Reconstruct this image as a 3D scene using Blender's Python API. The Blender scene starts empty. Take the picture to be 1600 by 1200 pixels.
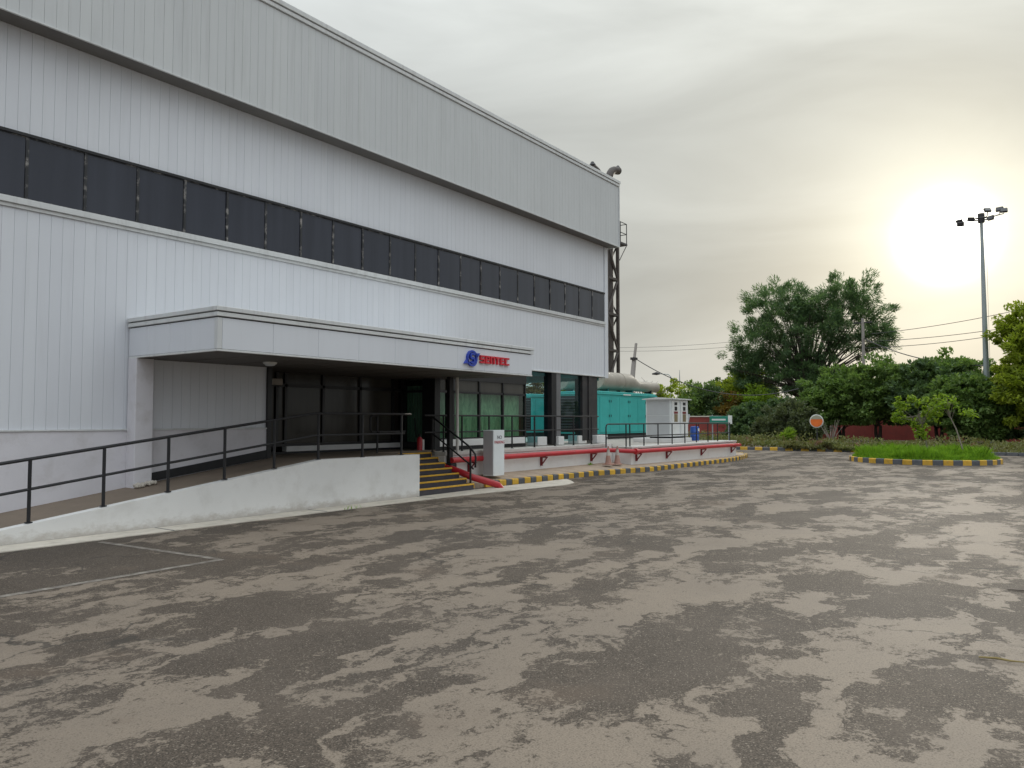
import bpy, bmesh, math, random
import numpy as np
from mathutils import Vector, Matrix

random.seed(7); RNG = np.random.default_rng(7)
R = math.radians
sc = bpy.context.scene
COL = sc.collection

# ------------------------------------------------------------------ camera
PITCH, YAW = R(2.667), R(35.71)
cam_d = bpy.data.cameras.new('camera'); cam = bpy.data.objects.new('camera', cam_d); COL.objects.link(cam)
cam_d.sensor_fit = 'HORIZONTAL'; cam_d.sensor_width = 36.0; cam_d.lens = 1202.0/1600*36
cam_d.clip_start = 0.05; cam_d.clip_end = 3000
cam.location = (0, 0, 1.7); cam.rotation_euler = (R(90)+PITCH, 0, YAW-R(90))
sc.camera = cam

# ------------------------------------------------------------------ sky and sun
SUN_EL, SUN_AZ = R(11.8), R(6.0)          # azimuth from +X towards +Y
SUN = Vector((math.cos(SUN_EL)*math.cos(SUN_AZ), math.cos(SUN_EL)*math.sin(SUN_AZ), math.sin(SUN_EL)))
W = bpy.data.worlds.new('World'); sc.world = W; W.use_nodes = True
nt = W.node_tree; nt.nodes.clear()
def wn(t, **k):
    n = nt.nodes.new(t)
    for a, v in k.items(): setattr(n, a, v)
    return n
def wl(a, b): nt.links.new(a, b)
def wmath(op, a, b=None, clamp=False):
    n = wn('ShaderNodeMath', operation=op, use_clamp=clamp)
    for i, v in enumerate((a, b)):
        if v is None: continue
        if isinstance(v, (int, float)): n.inputs[i].default_value = v
        else: wl(v, n.inputs[i])
    return n.outputs[0]
def wmix(f, a, b, mode='MIX'):
    n = wn('ShaderNodeMix', data_type='RGBA', blend_type=mode)
    for s, v in ((n.inputs[0], f), (n.inputs[6], a), (n.inputs[7], b)):
        if isinstance(v, (int, float)): s.default_value = v
        elif isinstance(v, tuple): s.default_value = (*v, 1)
        else: wl(v, s)
    return n.outputs[2]
sky = wn('ShaderNodeTexSky', sky_type='NISHITA'); sky.sun_disc = False
sky.sun_elevation = SUN_EL; sky.sun_rotation = R(90)-SUN_AZ; sky.dust_density = 3; sky.air_density = 1.2
bg1 = wn('ShaderNodeBackground'); bg1.inputs[1].default_value = 0.05; wl(sky.outputs[0], bg1.inputs[0])
tc = wn('ShaderNodeTexCoord')
dot = wn('ShaderNodeVectorMath', operation='DOT_PRODUCT'); wl(tc.outputs['Generated'], dot.inputs[0]); dot.inputs[1].default_value = SUN
d = wmath('MAXIMUM', dot.outputs['Value'], 0.0)
# cloud streaks, drawn out sideways
mp = wn('ShaderNodeMapping'); mp.inputs['Scale'].default_value = (1.0, 1.0, 3.6); mp.inputs['Rotation'].default_value = (R(26), R(-10), 0)
wl(tc.outputs['Generated'], mp.inputs[0])
n1 = wn('ShaderNodeTexNoise'); n1.inputs['Scale'].default_value = 2.1; n1.inputs['Detail'].default_value = 7; n1.inputs['Roughness'].default_value = 0.5; n1.inputs['Distortion'].default_value = 0.5
wl(mp.outputs[0], n1.inputs['Vector'])
streak = wn('ShaderNodeMapRange'); wl(n1.outputs['Fac'], streak.inputs[0])
for i, v in ((1, .34), (2, .68), (3, .80), (4, 1.14)): streak.inputs[i].default_value = v
side = wmath('MULTIPLY', wmath('ADD', dot.outputs['Value'], 1.0), 0.5)      # 0 away from the sun, 1 at the sun
base = wmix(wmath('POWER', side, 3.0), (0.42, 0.455, 0.485), (0.44, 0.452, 0.425))
base = wmix(1.0, base, streak.outputs[0], 'MULTIPLY')
# an overcast sky is brighter overhead than low down
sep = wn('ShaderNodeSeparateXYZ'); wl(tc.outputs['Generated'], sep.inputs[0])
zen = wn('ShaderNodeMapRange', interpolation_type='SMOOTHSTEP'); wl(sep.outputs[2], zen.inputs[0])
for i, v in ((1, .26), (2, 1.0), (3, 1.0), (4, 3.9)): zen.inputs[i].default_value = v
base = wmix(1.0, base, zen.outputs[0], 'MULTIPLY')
def glow(p, col, k):
    g = wmath('MULTIPLY', wmath('POWER', d, p), k)
    return wmix(1.0, col, g, 'MULTIPLY')
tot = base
for p, c, k in ((10, (1, .95, .78), .05), (40, (1, .94, .68), .17), (200, (1, .97, .74), .34), (2600, (1, .98, .88), 8.0)):
    tot = wmix(1.0, tot, glow(p, c, k), 'ADD')
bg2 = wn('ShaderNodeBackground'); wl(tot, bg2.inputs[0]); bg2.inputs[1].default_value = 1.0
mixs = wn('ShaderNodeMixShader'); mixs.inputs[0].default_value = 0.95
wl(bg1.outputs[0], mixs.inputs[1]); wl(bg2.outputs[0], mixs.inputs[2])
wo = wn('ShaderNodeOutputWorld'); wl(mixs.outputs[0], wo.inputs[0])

sun_d = bpy.data.lights.new('sun', 'SUN'); sun_d.energy = 1.2; sun_d.angle = R(12); sun_d.color = (1, .93, .8)
sun = bpy.data.objects.new('sun', sun_d); COL.objects.link(sun)
sun.rotation_euler = (-SUN).to_track_quat('-Z', 'Y').to_euler()

vs = sc.view_settings
vs.view_transform = 'Standard'; vs.look = 'None'; vs.gamma = 1; vs.use_curve_mapping = False; vs.exposure = 0.22
sc.cycles.use_denoising = True
sc.cycles.max_bounces = 8; sc.cycles.transparent_max_bounces = 16

# ------------------------------------------------------------------ materials
def make(name):
    m = bpy.data.materials.new(name); m.use_nodes = True
    t = m.node_tree; t.nodes.clear()
    o = t.nodes.new('ShaderNodeOutputMaterial'); b = t.nodes.new('ShaderNodeBsdfPrincipled')
    t.links.new(b.outputs[0], o.inputs[0])
    return m, t, b, o
def nd(t, typ, ins=None, **k):
    n = t.nodes.new(typ)
    for a, v in k.items(): setattr(n, a, v)
    for i, v in (ins or {}).items():
        s = n.inputs[i]
        if hasattr(v, 'is_output'): t.links.new(v, s)
        else: s.default_value = v
    return n
def mixc(t, f, a, b, mode='MIX'):
    n = t.nodes.new('ShaderNodeMix'); n.data_type = 'RGBA'; n.blend_type = mode
    for s, v in ((n.inputs[0], f), (n.inputs[6], a), (n.inputs[7], b)):
        if hasattr(v, 'is_output'): t.links.new(v, s)
        elif isinstance(v, tuple): s.default_value = (*v[:3], 1)
        else: s.default_value = v
    return n.outputs[2]
def ramp(t, f, lo, hi, a=0.0, b=1.0):
    return nd(t, 'ShaderNodeMapRange', {0: f, 1: lo, 2: hi, 3: a, 4: b}).outputs[0]
def noise(t, vec, scale, detail=4, rough=.55, dist=0.):
    return nd(t, 'ShaderNodeTexNoise', {'Vector': vec, 'Scale': scale, 'Detail': detail, 'Roughness': rough, 'Distortion': dist}).outputs['Fac']
def wvec(t, scale=(1, 1, 1)):
    g = nd(t, 'ShaderNodeNewGeometry')
    return nd(t, 'ShaderNodeMapping', {0: g.outputs['Position'], 3: scale}).outputs[0]

def paint(name, col, rough=.5, var=.12, dirt=.25, dirtcol=(.12, .10, .08), scale=1.5, metal=0., spec=.5, streaks=False, perobj=.06, bump=0., foot=0.):
    """painted or plastered surface: patchy tone, dirt in blotches or rain streaks, a little difference from piece to piece"""
    m, t, b, o = make(name)
    v = wvec(t)
    n = noise(t, v, scale, 5)
    c = mixc(t, ramp(t, n, .3, .7), tuple(x*(1-var) for x in col), tuple(min(1, x*(1+var)) for x in col))
    oi = nd(t, 'ShaderNodeObjectInfo').outputs['Random']
    c = mixc(t, 1.0, c, nd(t, 'ShaderNodeCombineColor', {0: ramp(t, oi, 0, 1, 1-perobj, 1), 1: ramp(t, oi, 0, 1, 1-perobj, 1), 2: ramp(t, oi, 0, 1, 1-perobj*.8, 1)}).outputs[0], 'MULTIPLY')
    sv = wvec(t, (5, 5, .35)) if streaks else wvec(t, (1, 1, 1))
    dn = noise(t, sv, 1.3 if streaks else scale*2.3, 7, .65)
    c = mixc(t, ramp(t, dn, .5, .8, 0, dirt), c, dirtcol)
    if foot:
        z = nd(t, 'ShaderNodeSeparateXYZ', {0: wvec(t)}).outputs[2]
        fn = noise(t, wvec(t, (3, 3, 5)), 1.6, 7, .7)
        edge = nd(t, 'ShaderNodeMath', {0: ramp(t, z, foot, foot*.05, 0, .5), 1: fn}, operation='ADD').outputs[0]
        c = mixc(t, ramp(t, edge, .62, .95, 0, .55), c, (.36, .31, .25))
    t.links.new(c, b.inputs['Base Color'])
    b.inputs['Roughness'].default_value = rough; b.inputs['Metallic'].default_value = metal
    b.inputs['Specular IOR Level'].default_value = spec
    if bump:
        bn = nd(t, 'ShaderNodeBump', {'Strength': bump, 'Distance': .01, 'Height': noise(t, v, 60, 5, .7)})
        t.links.new(bn.outputs[0], b.inputs['Normal'])
    return m

M = {}
M['cladding'] = paint('cladding', (.715, .732, .768), .42, .03, .10, (.30, .29, .27), .5, streaks=True, perobj=.035, bump=0.)
M['fascia'] = paint('fascia', (.60, .615, .615), .5, .03, .22, (.25, .25, .23), .5, streaks=True, perobj=.04)
M['joint'] = paint('joint', (.58, .59, .60), .7, .1, .2)
M['trim'] = paint('trim', (.68, .69, .68), .4, .06, .35, (.2, .19, .17), .8, streaks=True)
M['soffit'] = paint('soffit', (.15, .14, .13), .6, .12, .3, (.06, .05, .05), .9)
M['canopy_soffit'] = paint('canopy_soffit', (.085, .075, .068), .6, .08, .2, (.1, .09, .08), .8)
M['plaster'] = paint('plaster', (.70, .68, .71), .8, .07, .35, (.30, .26, .21), 1.2, bump=.3)
M['whitewall'] = paint('whitewall', (.78, .77, .745), .8, .04, .30, (.34, .30, .24), .9, bump=.4, foot=.20)
M['concrete'] = paint('concrete', (.60, .55, .47), .85, .12, .5, (.16, .13, .10), 1.6, bump=.5)
M['slab'] = paint('slab', (.36, .335, .30), .85, .12, .5, (.15, .13, .11), 1.3, bump=.4)
M['coping'] = paint('coping', (.58, .56, .52), .8, .08, .5, (.26, .22, .18), 1.5, bump=.4)
M['floor'] = paint('floor', (.20, .155, .115), .8, .12, .5, (.13, .105, .08), 1.4, bump=.3)
M['paving'] = paint('paving', (.40, .315, .235), .9, .15, .6, (.14, .11, .085), 2.0, bump=.6)
M['black'] = paint('black', (.012, .012, .014), .55, .2, .2, (.06, .05, .05), 3)
M['darkmetal'] = paint('darkmetal', (.035, .033, .035), .5, .25, .5, (.10, .075, .06), 2)
M['rustmetal'] = paint('rustmetal', (.065, .053, .046), .6, .25, .5, (.16, .10, .07), 2.5)
M['frame'] = paint('frame', (.02, .021, .024), .5, .2, .95, (.60, .56, .52), 2.6, perobj=.0)
M['mullion'] = paint('mullion', (.012, .012, .014), .4, .2, .1)
M['piergrey'] = paint('piergrey', (.17, .17, .175), .5, .1, .3, (.08, .075, .07), 2)
M['pole_white'] = paint('pole_white', (.62, .61, .58), .5, .05, .35, (.3, .25, .2), 3)
M['red'] = paint('red', (.50, .025, .035), .35, .12, .35, (.20, .04, .04), 2.5)
M['darkred'] = paint('darkred', (.20, .015, .02), .5, .15, .4, (.08, .02, .02), 2.5)
M['yellow'] = paint('yellow', (.75, .42, .035), .55, .12, .55, (.22, .17, .10), 5)
M['kerbgrey'] = paint('kerbgrey', (.10, .105, .115), .7, .2, .5, (.22, .19, .16), 5)
M['kerbyellow'] = paint('kerbyellow', (.72, .42, .04), .6, .12, .6, (.26, .19, .11), 5, perobj=.2)
M['riser'] = paint('riser', (.055, .05, .06), .7, .15, .4, (.14, .11, .09), 4)
M['teal'] = paint('teal', (.05, .42, .39), .4, .08, .25, (.05, .20, .19), 1.2, perobj=.05)
M['tealdark'] = paint('tealdark', (.03, .21, .20), .5, .1, .3, (.03, .1, .1), 1.2)
M['cabinet'] = paint('cabinet', (.72, .75, .74), .4, .05, .2, (.4, .38, .34), 1.5)
M['galv'] = paint('galv', (.38, .345, .29), .5, .12, .4, (.19, .15, .12), 1.6, metal=.1)
M['polegrey'] = paint('polegrey', (.36, .40, .40), .45, .08, .2, (.25, .25, .23), 1.0, metal=.3)
M['blue'] = paint('blue', (.03, .10, .42), .4, .1, .3, (.10, .15, .35), 3)
M['brick_red'] = paint('brick_red', (.26, .05, .04), .85, .15, .5, (.10, .04, .035), .8, bump=.3)
M['cone'] = paint('cone', (.42, .24, .19), .7, .15, .5, (.5, .42, .36), 6)
M['conewhite'] = paint('conewhite', (.50, .46, .41), .7, .1, .4, (.4, .33, .28), 6)
M['bark'] = paint('bark', (.075, .06, .048), .9, .25, .4, (.14, .11, .09), 3)
M['barkpale'] = paint('barkpale', (.26, .22, .18), .9, .2, .4, (.13, .1, .08), 4)
M['soil'] = paint('soil', (.13, .10, .07), .95, .3, .5, (.08, .09, .04), .7, bump=.6)
M['concretepole'] = paint('concretepole', (.33, .30, .27), .85, .12, .5, (.22, .15, .10), .6)
M['logoblue'] = paint('logoblue', (.02, .055, .42), .3, .05, .05)
M['logored'] = paint('logored', (.62, .012, .03), .3, .05, .05)
M['signwhite'] = paint('signwhite', (.80, .84, .85), .35, .04, .15, (.5, .48, .44), 2)
M['signgrey'] = paint('signgrey', (.50, .52, .53), .35, .04, .15, (.3, .3, .3), 2)
M['inkred'] = paint('inkred', (.5, .05, .07), .5, .05, 0)
M['inkgrey'] = paint('inkgrey', (.16, .16, .18), .5, .05, 0)
M['signgreen'] = paint('signgreen', (.02, .24, .17), .4, .05, .1)
M['orange'] = paint('orange', (.78, .17, .03), .3, .08, .1)
M['mirrorface'] = paint('mirrorface', (.42, .40, .30), .2, .15, .2)
M['straw'] = paint('straw', (.34, .26, .09), .8, .25, .4)
M['lens'] = paint('lens', (.10, .10, .10), .15, .1, .1)
M['beige'] = paint('beige', (.35, .31, .26), .5, .05, .1)
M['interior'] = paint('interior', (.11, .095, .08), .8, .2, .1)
M['plate'] = paint('plate', (.78, .79, .76), .4, .05, .1)
M['metergold'] = paint('metergold', (.25, .20, .12), .3, .1, .1)

def glassmat(name, col, rough, refl_tint=1.0, alpha=None, refl=1.0):
    m, t, b, o = make(name)
    oi = nd(t, 'ShaderNodeObjectInfo').outputs['Random']
    n = noise(t, wvec(t, (3, 3, .2)), 1.2, 4)
    c = mixc(t, ramp(t, n, .35, .7), col, tuple(x*1.5+.004 for x in col))
    c = mixc(t, ramp(t, oi, 0, 1, 0, .5), c, tuple(x*1.6 for x in col))
    t.links.new(c, b.inputs['Base Color'])
    b.inputs['Roughness'].default_value = rough
    b.inputs['Specular IOR Level'].default_value = .5*refl_tint
    bn = nd(t, 'ShaderNodeBump', {'Strength': .06, 'Distance': .02, 'Height': noise(t, wvec(t), 1.1, 2)})
    t.links.new(bn.outputs[0], b.inputs['Normal'])
    if alpha is not None:                       # tinted see-through pane
        tr = nd(t, 'ShaderNodeBsdfTransparent', {0: (*alpha, 1)})
        gl = nd(t, 'ShaderNodeBsdfGlossy', {0: (1, 1, 1, 1), 1: .02})
        bf = nd(t, 'ShaderNodeNewGeometry').outputs['Backfacing']
        fr = nd(t, 'ShaderNodeFresnel', {0: ramp(t, bf, 0, 1, 1.45, 1/1.45)})
        mx = nd(t, 'ShaderNodeMixShader', {0: nd(t, 'ShaderNodeMath', {0: fr.outputs[0], 1: refl}, operation='MULTIPLY').outputs[0], 1: tr.outputs[0], 2: gl.outputs[0]})
        t.links.new(mx.outputs[0], o.inputs[0])
    return m
M['glass'] = glassmat('dark_window_glass', (.026, .029, .040), .09, 1.0)
M['tint'] = glassmat('tinted_pane', (.02, .02, .02), .02, alpha=(.74, .90, .92), refl=.3)
M['greentint'] = glassmat('green_tinted_pane', (.02, .02, .02), .02, alpha=(.86, .95, .88), refl=.7)
M['darktint'] = glassmat('dark_brown_pane', (.040, .037, .031), .16, .6)

M['blindgrey'] = paint('grey_green_blind', (.16, .24, .21), .8, .1, .3, (.05, .08, .07), 3)
def blindmat():
    m, t, b, o = make('green_blind')
    v = wvec(t, (5, 5, 1.6)); n = noise(t, v, 1.5, 6, .65, 1.2)
    c = mixc(t, ramp(t, n, .3, .7), (.085, .185, .125), (.26, .42, .30))
    t.links.new(c, b.inputs['Base Color']); b.inputs['Roughness'].default_value = .8
    return m
M['blind'] = blindmat()

def leafmat(name, c1, c2, c3, trans=.35, dead=None):
    """leaf: each leaf face its own tone (random per island), clumps of slightly different green"""
    m, t, b, o = make(name)
    g = nd(t, 'ShaderNodeNewGeometry')
    r = g.outputs['Random Per Island']
    n = noise(t, wvec(t), .55, 3)
    c = mixc(t, r, c1, c2)
    c = mixc(t, ramp(t, n, .4, .68, 0, .85), c, c3)
    if dead: c = mixc(t, ramp(t, noise(t, wvec(t), .9, 3), .58, .66), c, dead)
    t.links.new(c, b.inputs['Base Color']); b.inputs['Roughness'].default_value = .55
    b.inputs['Specular IOR Level'].default_value = .25
    tl = nd(t, 'ShaderNodeBsdfTranslucent', {0: mixc(t, 1.0, c, (1.3, 1.32, .8), 'MULTIPLY')})
    mx = nd(t, 'ShaderNodeMixShader', {0: trans, 1: b.outputs[0], 2: tl.outputs[0]})
    t.links.new(mx.outputs[0], o.inputs[0])
    return m
M['leaf_dark'] = leafmat('leaf_dark', (0.055, 0.101, 0.043), (0.144, 0.209, 0.089), (0.079, 0.132, 0.060), .4)
M['leaf_mid'] = leafmat('leaf_mid', (0.082, 0.152, 0.039), (0.212, 0.298, 0.099), (0.125, 0.205, 0.055), .45)
M['leaf_yellow'] = leafmat('leaf_yellow', (0.164, 0.228, 0.023), (0.316, 0.366, 0.051), (0.216, 0.278, 0.028), .5)
M['leaf_acacia'] = leafmat('leaf_acacia', (0.061, 0.121, 0.059), (0.186, 0.268, 0.130), (0.101, 0.179, 0.084), .45)
M['leaf_grey'] = leafmat('leaf_grey', (0.078, 0.102, 0.050), (0.144, 0.168, 0.084), (0.096, 0.114, 0.060), .35)
M['leaf_rust'] = leafmat('leaf_rust', (.13, .08, .02), (.24, .14, .035), (.10, .11, .025), .4)
M['leaf_lime'] = leafmat('leaf_lime', (.14, .23, .02), (.28, .38, .05), (.18, .29, .03), .5)
M['grass'] = leafmat('grass_blade', (0.132, 0.275, 0.022), (0.264, 0.440, 0.044), (0.187, 0.341, 0.028), .45)
M['cover'] = leafmat('cover_leaf', (0.099, 0.132, 0.039), (0.198, 0.198, 0.072), (0.154, 0.143, 0.061), .35, dead=(0.198, 0.121, 0.077))

SEAMS = (([(4.32, 5.02), (3.84, 4.71), (3.51, 4.51), (3.21, 4.32), (3.01, 4.12)], .12), ([(3.46, 4.45), (3.18, 4.35), (2.88, 4.32)], .09),
         ([(3.02, 3.98), (2.83, 3.63), (2.65, 3.28), (2.49, 2.95)], .10))
def asphalt():
    m, t, b, o = make('worn_asphalt')
    v = wvec(t); 
    warp = noise(t, v, 1.9, 5, .6)
    v2 = nd(t, 'ShaderNodeVectorMath', {0: v, 1: nd(t, 'ShaderNodeCombineXYZ', {0: warp, 1: noise(t, wvec(t), 2.3, 4, .6), 2: 0.}).outputs[0]}, operation='ADD').outputs[0]
    va = nd(t, 'ShaderNodeMapping', {0: v2, 2: (0, 0, R(6)), 3: (.62, 1.45, 1)}).outputs[0]
    b1 = noise(t, va, .80, 12, .68, .35)
    b2 = noise(t, va, 3.0, 9, .70, .5)
    big = nd(t, 'ShaderNodeMath', {0: nd(t, 'ShaderNodeMath', {0: b1, 1: .72}, operation='MULTIPLY').outputs[0], 1: nd(t, 'ShaderNodeMath', {0: b2, 1: .28}, operation='MULTIPLY').outputs[0]}, operation='ADD').outputs[0]
    edge = noise(t, v, 4.2, 11, .82)
    s = nd(t, 'ShaderNodeMath', {0: big, 1: nd(t, 'ShaderNodeMath', {0: edge, 1: .27}, operation='MULTIPLY').outputs[0]}, operation='ADD').outputs[0]
    fine = noise(t, v, 95., 3, .7)
    grit = nd(t, 'ShaderNodeTexVoronoi', {'Vector': v, 'Scale': 130.}).outputs['Color']
    gr = nd(t, 'ShaderNodeSeparateColor', {0: grit}).outputs[0]
    coarse = noise(t, v, 38., 3, .6)
    s2 = nd(t, 'ShaderNodeMath', {0: s, 1: ramp(t, coarse, .2, .8, -.030, .030)}, operation='ADD').outputs[0]
    pxyz = nd(t, 'ShaderNodeSeparateXYZ', {0: v2}).outputs
    # the parking bay by the ramp has a newer, darker surface
    bay = nd(t, 'ShaderNodeMath', {0: ramp(t, pxyz[0], 6.1, 6.6, 1, 0), 1: ramp(t, pxyz[1], 8.7, 9.1)}, operation='MULTIPLY').outputs[0]
    s2 = nd(t, 'ShaderNodeMath', {0: s2, 1: nd(t, 'ShaderNodeMath', {0: bay, 1: .085}, operation='MULTIPLY').outputs[0]}, operation='SUBTRACT').outputs[0]
    # ragged dark seams where the surface has broken up, near the front
    wob = nd(t, 'ShaderNodeVectorMath', {0: nd(t, 'ShaderNodeVectorMath', {0: v2, 1: v}, operation='SUBTRACT').outputs[0], 1: (.5, .5, 0)}, operation='SUBTRACT').outputs[0]
    wsc = nd(t, 'ShaderNodeVectorMath', {0: wob}, operation='SCALE'); wsc.inputs['Scale'].default_value = .45
    pv_ = nd(t, 'ShaderNodeVectorMath', {0: v, 1: wsc.outputs[0]}, operation='ADD').outputs[0]
    fine_w = nd(t, 'ShaderNodeMath', {0: noise(t, v, 14., 6, .75), 1: .10}, operation='MULTIPLY').outputs[0]
    for line_, wd_ in SEAMS:
        for (ax_, ay_), (bx_, by_) in zip(line_, line_[1:]):
            L2 = (bx_-ax_)**2+(by_-ay_)**2
            rel = nd(t, 'ShaderNodeVectorMath', {0: pv_, 1: (ax_, ay_, 0)}, operation='SUBTRACT').outputs[0]
            dt = nd(t, 'ShaderNodeVectorMath', {0: rel, 1: ((bx_-ax_)/L2, (by_-ay_)/L2, 0)}, operation='DOT_PRODUCT').outputs['Value']
            cl_ = nd(t, 'ShaderNodeClamp', {0: dt}).outputs[0]
            pr_ = nd(t, 'ShaderNodeVectorMath', {0: (bx_-ax_, by_-ay_, 0)}, operation='SCALE'); t.links.new(cl_, pr_.inputs['Scale'])
            ds = nd(t, 'ShaderNodeVectorMath', {0: rel, 1: pr_.outputs[0]}, operation='DISTANCE').outputs['Value']
            dn = nd(t, 'ShaderNodeMath', {0: ds, 1: fine_w}, operation='ADD').outputs[0]
            hit = ramp(t, dn, wd_, wd_+.05, .16, 0)
            s2 = nd(t, 'ShaderNodeMath', {0: s2, 1: hit}, operation='SUBTRACT').outputs[0]
    mask = ramp(t, s2, .626, .650)                      # 0 dark old surface, 1 pale dusty film
    zone = noise(t, v, .21, 3)
    mid = noise(t, v, 1.1, 6, .6)
    dark = mixc(t, ramp(t, gr, .2, 1.), (.043, .034, .026), (.120, .094, .072))
    dark = mixc(t, ramp(t, mid, .46, .66, 0, .45), dark, (.108, .086, .068))
    dark = mixc(t, ramp(t, zone, .48, .62, 0, .35), dark, (.050, .042, .036))
    dark = mixc(t, ramp(t, gr, .95, .98), dark, (.22, .185, .15))
    pale = mixc(t, ramp(t, fine, .3, .75), (.155, .124, .095), (.282, .230, .178))
    pale = mixc(t, ramp(t, mid, .46, .66, 0, .4), pale, (.158, .130, .104))
    pale = mixc(t, ramp(t, zone, .40, .62, 0, .35), pale, (.155, .128, .104))
    pale = mixc(t, ramp(t, gr, .86, .92, 0, .6), pale, (.09, .075, .062))
    col = mixc(t, mask, dark, pale)
    crv = nd(t, 'ShaderNodeVectorMath', {0: v, 1: nd(t, 'ShaderNodeCombineXYZ', {0: noise(t, v, 1.2, 5, .6), 1: noise(t, wvec(t), 1.7, 5, .6), 2: 0.}).outputs[0]}, operation='ADD').outputs[0]
    cr = nd(t, 'ShaderNodeTexVoronoi', {'Vector': crv, 'Scale': .42}, feature='DISTANCE_TO_EDGE').outputs['Distance']
    crm = nd(t, 'ShaderNodeMath', {0: ramp(t, cr, .003, .009, 1, 0), 1: ramp(t, noise(t, v, .5, 2), .50, .58)}, operation='MULTIPLY').outputs[0]
    col = mixc(t, nd(t, 'ShaderNodeMath', {0: crm, 1: .75}, operation='MULTIPLY').outputs[0], col, (.040, .034, .028))
    rust = noise(t, v, .55, 5, .6)
    col = mixc(t, ramp(t, rust, .60, .75, 0, .35), col, (.15, .10, .065))
    oil = noise(t, v, 1.3, 9, .66)
    col = mixc(t, ramp(t, oil, .68, .70, 0, .5), col, (.038, .032, .028))
    t.links.new(col, b.inputs['Base Color'])
    t.links.new(ramp(t, mask, 0, 1, .80, .74), b.inputs['Roughness'])
    b.inputs['Specular IOR Level'].default_value = .28
    h = nd(t, 'ShaderNodeMath', {0: nd(t, 'ShaderNodeMath', {0: gr, 1: ramp(t, mask, 0, 1, 1., .25)}, operation='MULTIPLY').outputs[0], 1: nd(t, 'ShaderNodeMath', {0: mask, 1: .6}, operation='MULTIPLY').outputs[0]}, operation='ADD').outputs[0]
    bn = nd(t, 'ShaderNodeBump', {'Strength': .5, 'Distance': .006, 'Height': h})
    t.links.new(bn.outputs[0], b.inputs['Normal'])
    return m
M['asphalt'] = asphalt()

def wornline():
    m, t, b, o = make('worn_line_paint')
    n = noise(t, wvec(t), 7, 7, .7)
    c = mixc(t, ramp(t, n, .36, .58), (.27, .245, .21), (.11, .092, .076))
    t.links.new(c, b.inputs['Base Color']); b.inputs['Roughness'].default_value = .75
    return m
M['line'] = wornline()

# ------------------------------------------------------------------ mesh helpers
class MB:
    """collects shapes; build() links them as one object, vertices kept relative to origin"""
    def __init__(s): s.v = []; s.f = []
    def add(s, vs_, fs):
        o = len(s.v); s.v += [tuple(x) for x in vs_]; s.f += [tuple(i+o for i in f) for f in fs]; return s
    def box(s, x0, x1, y0, y1, z0, z1, c=0.0):
        if c <= 0:
            v = [(x, y, z) for z in (z0, z1) for y in (y0, y1) for x in (x0, x1)]
            return s.add(v, [(0, 2, 3, 1), (4, 5, 7, 6), (0, 1, 5, 4), (2, 6, 7, 3), (0, 4, 6, 2), (1, 3, 7, 5)])
        bm = bmesh.new(); bmesh.ops.create_cube(bm, size=1)
        for q in bm.verts: q.co = Vector(((x0+x1)/2+q.co.x*(x1-x0), (y0+y1)/2+q.co.y*(y1-y0), (z0+z1)/2+q.co.z*(z1-z0)))
        bmesh.ops.bevel(bm, geom=bm.edges[:], offset=c, segments=1, affect='EDGES')
        bm.verts.index_update()
        s.add([q.co for q in bm.verts], [[q.index for q in f.verts] for f in bm.faces]); bm.free(); return s
    def prism(s, pts, axis, a, b):
        """polygon pts (2D) extruded along axis from a to b. axis 'x': pts=(y,z); 'y': (x,z); 'z': (x,y)"""
        n = len(pts)
        mk = {'x': lambda p, q: (q, p[0], p[1]), 'y': lambda p, q: (p[0], q, p[1]), 'z': lambda p, q: (p[0], p[1], q)}[axis]
        v = [mk(p, a) for p in pts]+[mk(p, b) for p in pts]
        f = [tuple(range(n)), tuple(range(2*n-1, n-1, -1))]+[(i, n+i, n+(i+1) % n, (i+1) % n) for i in range(n)]
        return s.add(v, f)
    def tube(s, pts, r, n=8, caps=True):
        pts = [Vector(p) for p in pts]; k = len(pts)
        rr = r if isinstance(r, (list, tuple)) else [r]*k
        rings = []
        up = None
        for i, p in enumerate(pts):
            t = (pts[min(i+1, k-1)]-pts[max(i-1, 0)]).normalized()
            if up is None:
                up = Vector((0, 0, 1)) if abs(t.z) < .9 else Vector((1, 0, 0))
            a = t.cross(up); 
            if a.length < 1e-4: a = t.cross(Vector((0, 1, 0)))
            a.normalize(); bq = a.cross(t).normalized(); up = bq
            rings.append([p+a*(math.cos(2*math.pi*j/n)*rr[i])+bq*(math.sin(2*math.pi*j/n)*rr[i]) for j in range(n)])
        o = len(s.v)
        for rg in rings: s.v += [tuple(x) for x in rg]
        for i in range(k-1):
            for j in range(n):
                s.f.append((o+i*n+j, o+i*n+(j+1) % n, o+(i+1)*n+(j+1) % n, o+(i+1)*n+j))
        if caps:
            s.f.append(tuple(o+j for j in reversed(range(n)))); s.f.append(tuple(o+(k-1)*n+j for j in range(n)))
        return s
    def mesh(s, name, mat, origin=(0, 0, 0), smooth=False):
        me = bpy.data.meshes.new(name); o = Vector(origin)
        me.from_pydata([tuple(Vector(v)-o) for v in s.v], [], s.f); me.validate()
        bm = bmesh.new(); bm.from_mesh(me); bmesh.ops.recalc_face_normals(bm, faces=bm.faces[:]); bm.to_mesh(me); bm.free()
        me.materials.append(M[mat] if isinstance(mat, str) else mat)
        if smooth:
            me.polygons.foreach_set('use_smooth', [True]*len(me.polygons))
            try: me.set_sharp_from_angle(angle=R(40))
            except Exception: pass
        me.update(); return me
    def build(s, name, mat, parent=None, origin=None, smooth=False):
        """world-coordinate shapes -> object. With a parent, its location is taken off."""
        if origin is None: origin = wloc(parent) if parent else (0, 0, 0)
        return link(name, s.mesh(name, mat, origin, smooth), parent, Vector(origin)-(wloc(parent) if parent else Vector()))
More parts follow.
